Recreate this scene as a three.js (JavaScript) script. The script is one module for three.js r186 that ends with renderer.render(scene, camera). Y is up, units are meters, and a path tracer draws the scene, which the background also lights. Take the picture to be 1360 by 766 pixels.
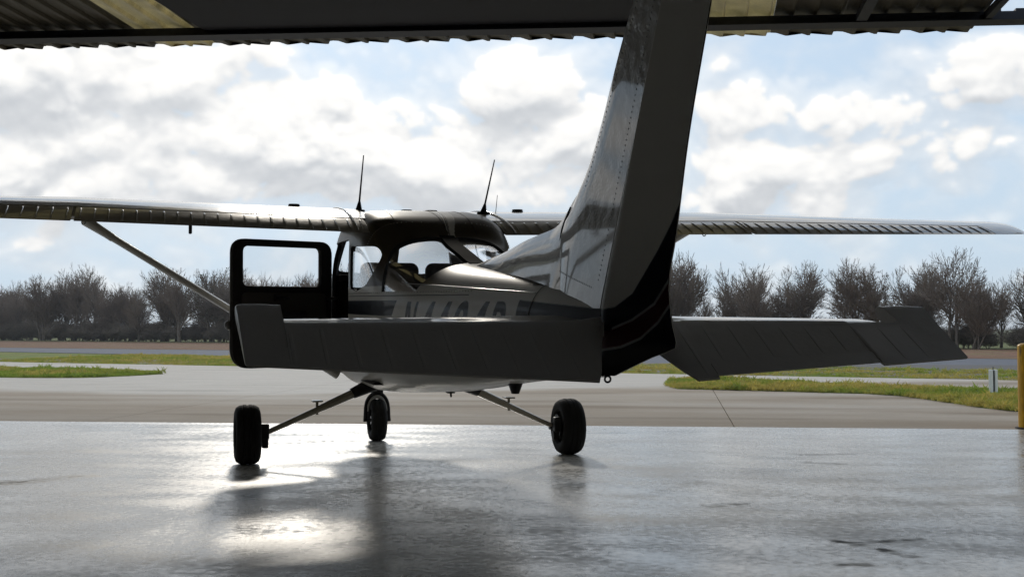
import * as THREE from 'three';
import { mergeGeometries, toCreasedNormals, mergeVertices } from 'three/addons/utils/BufferGeometryUtils.js';
import { RoundedBoxGeometry } from 'three/addons/geometries/RoundedBoxGeometry.js';
import { ImprovedNoise } from 'three/addons/math/ImprovedNoise.js';
import { Brush, Evaluator, SUBTRACTION, INTERSECTION } from 'three-bvh-csg';

// ---------------------------------------------------------------- camera, sky, sun, exposure
const scene = new THREE.Scene();
const camera = new THREE.PerspectiveCamera(26.0, 1024 / 576, 0.1, 3000);
camera.position.set(0, 0.9486, 12.35);
const HEAD = 0.147;                                   // heading of the camera, left of -z
camera.rotation.set(0.0332, HEAD, -0.003, 'YXZ');
const renderer = new THREE.WebGLRenderer({ antialias: true });
renderer.toneMapping = THREE.LinearToneMapping;
renderer.toneMappingExposure = 0.48;
renderer.shadowMap.enabled = true;
const SUN_AZ = HEAD + 0.157, SUN_EL = 22.6 * Math.PI / 180;
const sunDir = new THREE.Vector3(-Math.sin(SUN_AZ) * Math.cos(SUN_EL), Math.sin(SUN_EL), -Math.cos(SUN_AZ) * Math.cos(SUN_EL));
const sun = new THREE.DirectionalLight(new THREE.Color(1.0, 0.93, 0.82), 2.0);
sun.position.copy(sunDir).multiplyScalar(60);
sun.castShadow = true; sun.shadow.radius = 8; sun.shadow.mapSize.set(2048, 2048);
Object.assign(sun.shadow.camera, { left: -40, right: 40, top: 40, bottom: -40, near: 1, far: 200 });
scene.add(sun, sun.target);

// ---------------------------------------------------------------- helpers
let seed = 12345;
const rnd = () => { seed = (seed + 0x6d2b79f5) | 0; let t = Math.imul(seed ^ (seed >>> 15), 1 | seed); t = (t + Math.imul(t ^ (t >>> 7), 61 | t)) ^ t; return ((t ^ (t >>> 14)) >>> 0) / 4294967296; };
const rr = (a, b) => a + (b - a) * rnd();
const clamp = (x, a = 0, b = 1) => Math.min(b, Math.max(a, x));
const lerp = (a, b, t) => a + (b - a) * t;
const sstep = (a, b, x) => { const t = clamp((x - a) / (b - a)); return t * t * (3 - 2 * t); };
const perlin = new ImprovedNoise();
const noise = (x, y, z = 0.37) => perlin.noise(x, y, z);
function fbm(x, y, z, oct) { let s = 0, a = 0.5; for (let i = 0; i < oct; i++) { s += a * perlin.noise(x, y, z); x *= 2.03; y *= 2.03; z *= 2.03; a *= 0.5; } return s; }
function puff(x, y, z, oct) { let s = 0, a = 0.5; for (let i = 0; i < oct; i++) { s += a * Math.abs(perlin.noise(x, y, z)); x = x * 2.07 + 7.1; y *= 2.07; z = z * 2.07 + 3.3; a *= 0.52; } return s; }
const V = (x, y, z) => new THREE.Vector3(x, y, z);
const used = {};
function numbered(n) { const k = used[n] = (used[n] ?? -1) + 1; return k ? `${n}_${String(k).padStart(3, '0')}` : n; }
function mesh(name, geo, mat, parent) {
  const o = new THREE.Mesh(Array.isArray(geo) ? merged(geo) : geo, mat);
  o.castShadow = o.receiveShadow = true;
  o.name = parent ? name : numbered(name);
  (parent || scene).add(o); return o;
}
function merged(list) {
  const flat = list.map((g) => { const q = g.index ? g.toNonIndexed() : g.clone(); for (const k of Object.keys(q.attributes)) if (!['position', 'normal', 'uv'].includes(k)) q.deleteAttribute(k); if (!q.attributes.uv) q.setAttribute('uv', new THREE.BufferAttribute(new Float32Array(q.attributes.position.count * 2), 2)); if (!q.attributes.normal) q.computeVertexNormals(); return q; });
  return mergeGeometries(flat);
}
function thing(name, label, category, pos = [0, 0, 0], turn = 0, group) {
  const o = new THREE.Group(); o.name = numbered(name); o.position.set(...pos); o.rotation.y = turn;
  tag(o, label, category, group); scene.add(o); return o;
}
function tag(o, label, category, group) { o.userData.label = label; o.userData.category = category; if (group) o.userData.group = group; return o; }
function struct(name, geo, mat, label) { const o = mesh(name, geo, mat); o.userData.kind = 'structure'; if (label) o.userData.label = label; return o; }
const box = (x0, x1, y0, y1, z0, z1) => new THREE.BoxGeometry(x1 - x0, y1 - y0, z1 - z0).translate((x0 + x1) / 2, (y0 + y1) / 2, (z0 + z1) / 2);
const rbox = (w, h, d, r, x, y, z, seg = 3) => new RoundedBoxGeometry(w, h, d, seg, r).translate(x, y, z);
function tube(a, b, r0, r1, n = 10) {
  const d = V(...b).sub(V(...a)), g = new THREE.CylinderGeometry(r1, r0, d.length(), n);
  g.translate(0, d.length() / 2, 0).applyQuaternion(new THREE.Quaternion().setFromUnitVectors(V(0, 1, 0), d.clone().normalize())).translate(...a);
  return g;
}
// rings of equal count -> skin; uv from a function of the point
function loft(rings, { closed = true, caps = true, uv = (p) => [p.x, p.z], crease = 0.6 } = {}) {
  const n = rings[0].length, pos = [], uvs = [], m = closed ? n : n - 1;
  const tri = (a, b, c) => { for (const p of [a, b, c]) { pos.push(p.x, p.y, p.z); uvs.push(...uv(p)); } };
  for (let i = 0; i < rings.length - 1; i++) for (let j = 0; j < m; j++) {
    const a = rings[i][j], b = rings[i][(j + 1) % n], c = rings[i + 1][(j + 1) % n], d = rings[i + 1][j];
    tri(a, b, c); tri(a, c, d);
  }
  if (caps) for (const [r, s] of [[rings[0], 1], [rings[rings.length - 1], -1]]) {
    const c = r.reduce((q, p) => q.add(p), V(0, 0, 0)).divideScalar(n);
    for (let j = 0; j < n; j++) { const a = r[j], b = r[(j + 1) % n]; s > 0 ? tri(c, b, a) : tri(c, a, b); }
  }
  let g = new THREE.BufferGeometry();
  g.setAttribute('position', new THREE.Float32BufferAttribute(pos, 3));
  g.setAttribute('uv', new THREE.Float32BufferAttribute(uvs, 2));
  // make outward: signed volume
  let vol = 0; for (let i = 0; i < pos.length; i += 9) { vol += pos[i] * (pos[i + 4] * pos[i + 8] - pos[i + 5] * pos[i + 7]) - pos[i + 1] * (pos[i + 3] * pos[i + 8] - pos[i + 5] * pos[i + 6]) + pos[i + 2] * (pos[i + 3] * pos[i + 7] - pos[i + 4] * pos[i + 6]); }
  if (vol < 0) { const P = g.attributes.position.array, U = g.attributes.uv.array; for (let i = 0; i < P.length / 9; i++) { for (let k = 0; k < 3; k++) { const t = P[i * 9 + 3 + k]; P[i * 9 + 3 + k] = P[i * 9 + 6 + k]; P[i * 9 + 6 + k] = t; } for (let k = 0; k < 2; k++) { const t = U[i * 6 + 2 + k]; U[i * 6 + 2 + k] = U[i * 6 + 4 + k]; U[i * 6 + 4 + k] = t; } } }
  g.computeVertexNormals();
  return crease > 0 ? toCreasedNormals(g, crease) : g;
}
function polygonSheet(points, y, thick = 0) {        // points [x, z]
  const s = new THREE.Shape(points.map(([x, z]) => new THREE.Vector2(x, -z)));
  const g = thick ? new THREE.ExtrudeGeometry(s, { depth: thick, bevelEnabled: false }) : new THREE.ShapeGeometry(s);
  g.rotateX(-Math.PI / 2).translate(0, y - thick, 0);
  const p = g.attributes.position, u = g.attributes.uv;
  for (let i = 0; i < p.count; i++) u.setXY(i, p.getX(i), p.getZ(i));
  return g;
}
function tex(w, h, fn, srgb = false) {               // fn(u,v) -> [r,g,b] 0..1
  const d = new Uint8Array(w * h * 4);
  for (let y = 0, k = 0; y < h; y++) for (let x = 0; x < w; x++, k += 4) { const c = fn(x / w, y / h); const q = typeof c === 'number' ? [c, c, c] : c; d[k] = 255 * clamp(q[0]); d[k + 1] = 255 * clamp(q[1]); d[k + 2] = 255 * clamp(q[2]); d[k + 3] = 255; }
  const t = new THREE.DataTexture(d, w, h); t.magFilter = THREE.LinearFilter; t.minFilter = THREE.LinearMipmapLinearFilter; t.wrapS = t.wrapT = THREE.RepeatWrapping; if (srgb) t.colorSpace = THREE.SRGBColorSpace; t.needsUpdate = true; return t;
}
// tileable noise: blend of shifted copies
const tnoise = (u, v, f, z = 0) => { const n = (x, y) => perlin.noise(x * f, y * f, z); const a = sstep(0, 1, u), b = sstep(0, 1, v); return lerp(lerp(n(u, v), n(u - 1, v), a), lerp(n(u, v - 1), n(u - 1, v - 1), a), b); };
const rep = (t, sx, sy = sx) => { const c = t.clone(); c.repeat.set(sx, sy); c.needsUpdate = true; return c; };
const std = (o) => new THREE.MeshStandardMaterial({ roughness: 0.8, metalness: 0, ...o });
const phys = (o) => new THREE.MeshPhysicalMaterial({ roughness: 0.5, ...o });
const lin = (r, g, b) => new THREE.Color().setRGB(r, g, b);

// ---------------------------------------------------------------- sky: air and clouds, computed
{
  const SKY = 2.28, W = 4096, H = 2048, data = new Float32Array(W * H * 4);
  // larger cloud masses: [degrees right of the view, degrees up, half widths, strength]
  const masses = [
    [-20, 10.2, 5.5, 3, .55], [-22.5, 8, 4, 2.6, .45], [-17.5, 9.4, 4, 3, .5], [-13.2, 9.3, 4.2, 2.2, .6], [-10.3, 9.7, 3.4, 2, .55], [-8.6, 8.2, 4.5, 2.4, .6], [-5.2, 7, 5.5, 2.1, .55],
    [-1.2, 9.4, 2.6, 2.6, .5], [1.9, 11, 2.4, 2.1, .65], [2.8, 9, 2.6, 2.2, .55], [.8, 7, 3.6, 2, .45], [-13, 6.6, 6, 1.6, .4], [-22.6, 7.5, 1.3, .8, .5],
    [9.2, 8.8, 2.6, 1.8, .55], [11.2, 6.9, 3.8, 1.8, .6], [14.2, 7.9, 2.8, 1.4, .55], [16.2, 7.7, 1.3, 1.5, .45], [17.5, 9.9, 6, .75, .5], [21.5, 10.8, 3, 1.1, .6], [23.5, 11.2, 2.6, 1.5, .5], [20, 7.2, 1.4, 1, .6], [21.6, 8.1, 1.6, .8, .55], [9.5, 5.8, 4, .8, .35],
    [23.4, 6.8, .8, .7, .4], [18.6, 6.4, 1, .5, .3],
  ];
  const cs = Math.cos(HEAD), sn = Math.sin(HEAD), D2 = 180 / Math.PI;
  const coarse = (i, e) => e > 24 || e < -2 || i < W * .14 || i > W * .36;   // only the part in front needs every pixel
  const density = (x, y, z, az, eld, oct) => {
    const v = 1.5, wx = fbm(x * 5, y * 5 * v, z * 5, 3), wz = fbm(x * 5 + 9.2, y * 5 * v + 3.1, z * 5, 3);
    const px = x + wx * .05, py = y * v + wz * .04, pz = z + wz * .04;
    let cov = fbm(px * 2.3 + 4.7, py * 2.3, pz * 2.3 + 1.3, 3) * 1.0 - .02 - .25 * sstep(.45, 1, y);
    if (Math.abs(az) < 34 && eld < 20) {
      const w = sstep(34, 27, Math.abs(az)) * sstep(20, 15, eld), aw = az + wx * 4, ew = eld + wz * 2.6;
      let m = -.30;
      for (const [a, e, sa, se, s] of masses) { const da = (aw - a) / sa, de = (ew - e) / se, t = da * da + de * de; if (t < 6) m += s * 1.02 * Math.exp(-t * 1.1); }
      cov = lerp(cov, Math.min(m, .45), w);
    }
    return (cov + (puff(px * 11, py * 11, pz * 11, oct) - .235 + .012 * (6 - oct)) * 2.0 + fbm(px * 5 + 2, py * 5, pz * 5, 3) * .25) * sstep(-1, 3.5, eld);
  };
  for (let j = 0; j < H; j++) {
    const el = ((j + 0.5) / H - 0.5) * Math.PI, y = Math.sin(el), ce = Math.cos(el), eld = el * D2;
    for (let i = 0; i < W; i++) {
      const k = (j * W + i) * 4; if (coarse(i, eld) && ((i & 1) || (j & 1))) { const o = ((j & ~1) * W + (i & ~1)) * 4; data[k] = data[o]; data[k + 1] = data[o + 1]; data[k + 2] = data[o + 2]; data[k + 3] = 1; continue; }
      const ph = ((i + 0.5) / W - 0.5) * 2 * Math.PI;
      let r, g, b;
      if (eld < -2) { r = .16; g = .15; b = .12; } else {
        const x = Math.cos(ph) * ce, z = Math.sin(ph) * ce;
        const f = -x * sn - z * cs, rt = x * cs - z * sn, az = Math.atan2(rt, f) * D2;
        const up = clamp(y), ang = Math.acos(clamp(x * sunDir.x + y * sunDir.y + z * sunDir.z, -1, 1)) * D2;
        // clear air
        const h = Math.exp(-up * 9), q = Math.pow(1 - up, 2.2);
        r = lerp(.26, .575, q); g = lerp(.41, .71, q); b = lerp(.66, .82, q);
        r = lerp(r, .46, h * .8); g = lerp(g, .565, h * .8); b = lerp(b, .665, h * .8);
        const glow = .16 * Math.exp(-ang / 9) + .20 * Math.exp(-ang / 24);
        r += glow * 1.05; g += glow; b += glow * .9;
        // clouds: density, and density a little higher up, which shades the undersides
        const den = density(x, y, z, az, eld, 6), fine = !coarse(i, eld);
        const e2 = el + .022, k2 = Math.cos(e2) / Math.max(.05, ce), dUp = den > -.25 ? density(x * k2, Math.sin(e2), z * k2, az, eld + 1.26, fine ? 4 : 3) : den;
        const e3 = el + .007, k3 = Math.cos(e3) / Math.max(.05, ce), dNear = den > -.25 && fine ? density(x * k3, Math.sin(e3), z * k3, az, eld + .4, 6) : den;
        const a = sstep(0.0, .15, den), soft = sstep(-.55, .1, den) * .50;
        const lit = sstep(-.30, .34, den - dUp), det = clamp(.5 + (den - dNear) * 1.6), deep = sstep(.25, .75, dUp);
        let lum = .745 + .16 * lit + .17 * (det - .5) - .10 * deep * (1 - lit);
        lum += .15 * Math.exp(-ang / 13);
        const cool = clamp((.99 - lum) * 2.4);
        const cr = lum * lerp(1.0, .92, cool), cg = lum * lerp(.985, .965, cool), cb = lum * lerp(.955, 1.02, cool);
        const t = Math.max(a, soft);
        r = lerp(r, cr, t); g = lerp(g, cg, t); b = lerp(b, cb, t);
      }
      data[k] = r * SKY; data[k + 1] = g * SKY; data[k + 2] = b * SKY; data[k + 3] = 1;
    }
  }
  const t = new THREE.DataTexture(data, W, H, THREE.RGBAFormat, THREE.FloatType);
  t.mapping = THREE.EquirectangularReflectionMapping; t.magFilter = THREE.LinearFilter; t.minFilter = THREE.LinearFilter; t.wrapS = THREE.RepeatWrapping; t.needsUpdate = true;
  scene.background = t; scene.environment = t; scene.environmentIntensity = 1;
}

// ---------------------------------------------------------------- shared surface textures
const speck = tex(512, 512, (u, v) => .5 + .35 * tnoise(u, v, 90) + .3 * tnoise(u, v, 190, 3) + .25 * tnoise(u, v, 40, 5));
const soilNoise = tex(512, 512, (u, v) => .5 + .5 * tnoise(u, v, 12) + .4 * tnoise(u, v, 40, 2) + .3 * tnoise(u, v, 120, 4));

// ---------------------------------------------------------------- ground, pavements, runway
const far = 1500;
const groundMat = std({ color: 0xffffff, map: tex(1024, 1024, (u, v) => { const a = .5 + .8 * tnoise(u, v, 9) + .5 * tnoise(u, v, 50, 2) + .35 * tnoise(u, v, 200, 6), b = clamp(.5 + 1.4 * tnoise(u, v, 16, 9)); return [lerp(.28, .40, a), lerp(.26, .36, a) + .05 * b, lerp(.15, .22, a) - .03 * b]; }, true), roughness: 1, bumpMap: rep(soilNoise, 8), bumpScale: .08 });
groundMat.map.repeat.set(1 / 26, 1 / 26); groundMat.bumpMap.repeat.set(1 / 5, 1 / 5);
struct('ground', polygonSheet([[-far, -far], [far, -far], [far, far], [-far, far]], -0.075), groundMat, 'flat dry grassland around the airfield');
// strips that run beside the runway, as z = a + b x
const strip = (a0, b0, a1, b1, x0, x1) => { const n = 24, p = [], q = []; for (let i = 0; i <= n; i++) { const x = lerp(x0, x1, i / n); p.push([x, a0 + b0 * x + .25 * noise(x * .35, a0)]); q.unshift([x, a1 + b1 * x + .25 * noise(x * .3, a1 + 5)]); } return p.concat(q); };
const redMat = std({ map: tex(512, 512, (u, v) => { const a = .5 + .7 * tnoise(u, v, 14) + .6 * tnoise(u, v, 60, 2), g = clamp(.4 + 1.6 * tnoise(u, v, 7, 8)); return [lerp(.43, .55, a), lerp(.30, .37, a) + .06 * g, lerp(.22, .27, a)]; }, true), roughness: 1, bumpMap: rep(soilNoise, .2), bumpScale: .06 });
redMat.map.repeat.set(1 / 12, 1 / 12);
struct('dry_field', polygonSheet(strip(-37.4, .55, -61, .70, -170, 60), -0.068), redMat, 'reddish dry field between runway and tree line');
struct('far_verge', polygonSheet(strip(-61.5, .70, -110, .80, -170, 60), -0.064), null, 'green grass verge at the foot of the trees').material = std({ color: lin(.16, .17, .05), roughness: 1, bumpMap: rep(soilNoise, .3), bumpScale: .06 });
const asphalt = phys({ map: tex(512, 512, (u, v) => { const a = .5 + .5 * tnoise(u, v, 10) + .5 * tnoise(u, v, 130, 2); return [lerp(.40, .49, a), lerp(.405, .49, a), lerp(.42, .50, a)]; }, true), roughness: .9, bumpMap: rep(speck, 1), bumpScale: .006, specularIntensity: .35 });
asphalt.map.repeat.set(1 / 6, 1 / 6);
struct('runway', polygonSheet(strip(-23.8, .632, -36.5, .55, -190, 40), -0.060), asphalt, 'grey asphalt runway crossing behind the apron');
const grassMat = std({ map: tex(1024, 1024, (u, v) => { const a = .5 + .7 * tnoise(u, v, 18) + .6 * tnoise(u, v, 90, 2) + .4 * tnoise(u, v, 220, 3), g = clamp(.5 + 1.5 * tnoise(u, v, 8, 7)); return [lerp(.50, .60, a) - .10 * g, lerp(.46, .56, a) + .02 * g, lerp(.22, .31, a) - .04 * g]; }, true), roughness: 1, bumpMap: rep(soilNoise, .6), bumpScale: .05 });
grassMat.map.repeat.set(1 / 9, 1 / 9);
struct('grass_strip', polygonSheet(strip(-14.5, .45, -23.4, .632, -44, 40), -0.066), grassMat, 'grass strip between the taxiway and the runway');
struct('taxiway', polygonSheet(strip(-12.2, .46, -14.9, .45, -1.5, 60), -0.050), asphalt, 'grey asphalt taxiway in front of the grass strip');

// concrete apron: weathered pale slab with brown staining nearest the hangar
const AX0 = -40, AX1 = 14, AZ0 = -30, AZ1 = 0;
const apronMap = tex(1536, 1024, (u, v) => {
  const x = lerp(AX0, AX1, u), z = lerp(AZ0, AZ1, v);
  const edge = -5.2 + (x + 6.5) * (x < -6.5 ? .18 : -.55) + .5 * noise(x * .5, z * .6);
  const w = sstep(-.9, .2, z - edge) * (.75 + .5 * noise(x * .25, z * .9, 3));
  const n = .55 * noise(x * .7, z * 2.2, 1) + .4 * noise(x * 2.3, z * 5, 2) + .35 * noise(x * 9, z * 9, 3) + .3 * noise(x * 23, z * 23, 3);
  const pale = [.775 + .045 * n, .73 + .045 * n, .665 + .045 * n], brown = [.62 + .05 * n, .55 + .05 * n, .465 + .05 * n];
  let c = pale.map((p, i) => lerp(p, brown[i], clamp(w)));
  const dark = .07 * sstep(.25, .5, noise(x * .22 + 3, z * 1.1, 8)) ;
  return c.map((p) => p - dark);
}, true);
apronMap.wrapS = apronMap.wrapT = THREE.ClampToEdgeWrapping;
const apronMat = phys({ map: apronMap, roughness: .85, bumpMap: rep(speck, 1), bumpScale: .004, specularIntensity: .4 });
function apronUV(g) { const p = g.attributes.position, u = g.attributes.uv; for (let i = 0; i < p.count; i++) u.setXY(i, (p.getX(i) - AX0) / (AX1 - AX0), (p.getZ(i) - AZ0) / (AZ1 - AZ0)); return g; }
apronMat.bumpMap.repeat.set(50, 30);
{
  // slabs of the apron as separate pieces with tight joints between them
  const apron = new THREE.Group(); apron.name = 'apron'; apron.userData = { kind: 'structure', label: 'concrete apron outside the hangar' }; scene.add(apron);
  const joints = [-40, -26, -18.2, -12.6, -6.4, 0.36, 14];
  const topZ = (x) => -14.72 + .45 * x;
  for (let i = 0; i < joints.length - 1; i++) {
    const a = joints[i] + .005, b = joints[i + 1] - .005, sk = .015;
    const zs = [[-.05, 1]];
    mesh('slab', apronUV(polygonSheet([[a, -.045], [b, -.045], [b + sk * -9, -8.9], [a + sk * -9, -8.9]], -.012, .05)), apronMat, apron);
    mesh('slab', apronUV(polygonSheet([[a - .14, -8.92], [b - .14, -8.92], [b - .3, topZ(b)], [a - .3, topZ(a)]], -.012, .05)), apronMat, apron);
  }
  mesh('joint_filler', polygonSheet([[-40, -.004], [14, -.004], [14, -22], [-40, -33]], -.045), std({ color: lin(.09, .08, .068) }), apron);
}

// grass islands beside the apron
const islandR = [[-.51, -11.24], [-.5, -9.4], [-.32, -8.0], [.85, -7.54], [2.46, -6.75], [2.9, -6.15], [3.18, -4.84], [3.43, -3.41], [3.65, -2.87], [4.6, -1.7], [13, -1.2], [13, -4.4], [5.04, -7.3], [2.3, -9.4], [1.05, -11.4], [.05, -12.2]];
const islandL = [[-11.8, -14.1], [-12.0, -12.9], [-12.5, -11.9], [-13.4, -11.75], [-14.6, -11.9], [-22, -13.5], [-30, -16.5], [-30, -21.0], [-22, -19.4], [-17.8, -17.7], [-15.3, -16.9], [-13.2, -15.6]];
struct('grass_island', polygonSheet(islandR, .006, .07), grassMat, 'grass island right of the apron');
struct('grass_island', polygonSheet(islandL, .006, .07), grassMat, 'narrow grass island left of the apron');
function inside(p, x, z) { let c = false; for (let i = 0, j = p.length - 1; i < p.length; j = i++) if ((p[i][1] > z) !== (p[j][1] > z) && x < (p[j][0] - p[i][0]) * (z - p[i][1]) / (p[j][1] - p[i][1]) + p[i][0]) c = !c; return c; }
const tuft = (() => {
  const pos = [], n = 9;
  for (let i = 0; i < n; i++) {
    const a = rr(0, 6.28), r = rr(0, .035), h = rr(.02, .05), w = rr(.003, .006), l = rr(.01, .045), x = r * Math.cos(a), z = r * Math.sin(a), b = rr(0, 6.28), dx = Math.cos(b), dz = Math.sin(b), ex = x + l * dz, ez = z - l * dx;
    pos.push(x - dx * w, 0, z - dz * w, x + dx * w, 0, z + dz * w, lerp(x, ex, .4) , h * .65, lerp(z, ez, .4));
    pos.push(x + dx * w * .8, 0, z + dz * w * .8, ex, h, ez, lerp(x, ex, .4), h * .6, lerp(z, ez, .4));
  }
  const g = new THREE.BufferGeometry(); g.setAttribute('position', new THREE.Float32BufferAttribute(pos, 3)); g.computeVertexNormals(); return g;
})();
const bladeMat = phys({ color: 0xffffff, roughness: .9, transmission: .5, thickness: 0 });
function grassOn(poly, count, y, label, green) {
  const xs = poly.map((p) => p[0]), zs = poly.map((p) => p[1]), x0 = Math.max(-24, Math.min(...xs)), x1 = Math.min(9, Math.max(...xs)), z0 = Math.min(...zs), z1 = Math.max(...zs);
  const im = new THREE.InstancedMesh(tuft, bladeMat, count), m = new THREE.Matrix4(), q = new THREE.Quaternion(), c = new THREE.Color();
  let k = 0; for (let tries = 0; k < count && tries < count * 20; tries++) {
    const x = rr(x0 - .05, x1), z = rr(z0, z1 + .05); if (!inside(poly, x, z) && !inside(poly, x + rr(-.12, .12), z + rr(-.14, .14))) continue;
    const s = rr(.6, 1.5) * (1 + .8 * noise(x * 1.1, z * 1.1, 2)) * (rnd() < .03 ? 1.9 : 1); if (noise(x * 1.6, z * 1.6, 31) > .42 && rnd() < .8) continue; q.setFromAxisAngle(V(0, 1, 0), rr(0, 6.28));
    im.setMatrixAt(k, m.compose(V(x, y, z), q, V(s, s, s)));
    const t = clamp(green + 1.5 * noise(x * .55, z * .55, 4) + .8 * noise(x * 2.2, z * 2.2, 14) + rr(-.35, .35)), l = rr(.75, 1.25);
    c.setRGB(lerp(.52, .26, t) * l, lerp(.42, .34, t) * l, lerp(.09, .03, t) * l); im.setColorAt(k++, c);
  }
  im.count = k; im.name = numbered('grass'); im.userData = { kind: 'stuff', label, category: 'grass' }; im.castShadow = im.receiveShadow = true; scene.add(im);
}
grassOn(islandR, 42000, .004, 'yellowing mown grass on the island right of the apron', .34);
grassOn(islandL, 30000, .004, 'green mown grass on the narrow island left of the apron', .72);
{
  const strp = []; for (let i = 0; i <= 12; i++) { const x = lerp(-24, 9, i / 12); strp.push([x, -14.6 + .45 * x]); } for (let i = 12; i >= 0; i--) { const x = lerp(-24, 9, i / 12); strp.push([x, -23.2 + .632 * x]); }
  grassOn(strp, 60000, -.068, 'olive grass on the strip between taxiway and runway', .36);
}

// ---------------------------------------------------------------- hangar floor and building
const FX0 = -11, FX1 = 4.2, FZ1 = 20;
const stains = (x, z) => {
  let sum = 0;
  // dark rubber streaks and oil spots where they lie
  for (const [ax, az, bx, bz, w, k] of [[.61, 6.56, .88, 6.9, .05, .42], [.70, 6.60, .98, 6.47, .035, .3], [.56, 7.14, .66, 7.13, .05, .35], [.06, 5.52, .22, 5.41, .07, .3], [.78, 2.66, 1.16, 2.55, .10, .2], [.76, 3.2, .96, 3.28, .10, .22], [-4.32, 5.06, -4.0, 4.62, .16, .28], [-4.9, 4.9, -4.3, 5.0, .16, .22], [-5.4, 3.26, -4.07, 2.86, .30, .13], [-4.74, 4.15, -4.6, 3.99, .06, -.10], [-.37, 5.2, .01, 4.45, .14, .1], [-.85, 6.12, -.5, 7.1, .2, .12], [.3, 5.0, 1.3, 5.3, .22, .1]]) {
    const t = clamp(((x - ax) * (bx - ax) + (z - az) * (bz - az)) / ((bx - ax) ** 2 + (bz - az) ** 2)), d = Math.hypot(x - lerp(ax, bx, t), z - lerp(az, bz, t)) + w * 1.3 * Math.abs(noise(x * 9, z * 12, 2)); sum += k * sstep(w * 1.35, w * .2, d) * clamp(.8 + noise(x * 20, z * 20, 8));
  }
  return sum;
};
const floorMap = tex(1536, 1536, (u, v) => {
  const x = lerp(FX0, FX1, u), z = lerp(0, FZ1, v);
  let n = .6 * noise(x * .6, z * 1.1, 1) + .6 * noise(x * 1.7, z * 3.2, 2) + .5 * noise(x * 6, z * 9, 4) + .6 * noise(x * 21, z * 25, 5) + .9 * noise(x * 44, z * 44, 6);
  let s = .80 + .15 * n;
  s -= .30 * sstep(.28, .55, noise(x * 1.1 + 5, z * 4.2 + 2, 7)) * sstep(-.1, .4, noise(x * .4, z * .5, 12)); // rubber and oil
  // scuffs and tyre arcs
  for (const [cx, cz, rad, wd] of [[-9, 4.6, 3.4, .03], [-6.5, 6, 2.7, .025], [2, 3.2, 3.1, .03], [3.5, 8, 2.2, .02]]) { const d = Math.abs(Math.hypot(x - cx, z - cz) - rad); s -= .07 * sstep(wd * 2, 0, d) * clamp(.6 + 1.5 * noise(x * 2, z * 2, 9)); }
  s -= stains(x, z);
  return [s * 1.0, s * .99, s * .96];
}, true);
floorMap.wrapS = floorMap.wrapT = THREE.ClampToEdgeWrapping;
const floorRough = tex(1024, 1024, (u, v) => { const x = lerp(FX0, FX1, u), z = lerp(0, FZ1, v); return .26 + .11 * noise(x * .5, z * .9, 21) + .13 * noise(x * 2, z * 3.4, 22) + .10 * noise(x * 22, z * 22, 23) - .06 * sstep(.2, .5, noise(x * .35, z * .6, 25)) + 1.1 * Math.max(0, stains(x, z)) + .12 * noise(x * 30, z * 30, 27); });
floorRough.wrapS = floorRough.wrapT = THREE.ClampToEdgeWrapping;
const floorMat = phys({ map: floorMap, roughnessMap: floorRough, roughness: 1, bumpMap: rep(tex(768, 768, (u, v) => .5 + .25 * tnoise(u, v, 90) + .5 * tnoise(u, v, 170, 3) + .4 * tnoise(u, v, 290, 5)), 7.6, 10), bumpScale: .0010, specularIntensity: 1, ior: 1.7 });
{
  const g = polygonSheet([[FX0, 0], [FX1, 0], [FX1, FZ1], [FX0, FZ1]], 0, .12), p = g.attributes.position, u = g.attributes.uv;
  for (let i = 0; i < p.count; i++) u.setXY(i, (p.getX(i) - FX0) / (FX1 - FX0), p.getZ(i) / FZ1);
  struct('floor', g, floorMat, 'sealed concrete hangar floor');
}
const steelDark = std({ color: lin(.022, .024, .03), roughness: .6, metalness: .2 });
const wallMat = std({ color: lin(.52, .53, .55), roughness: .85 });
const OX1 = 3.36, OX0 = -10.4;
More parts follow.
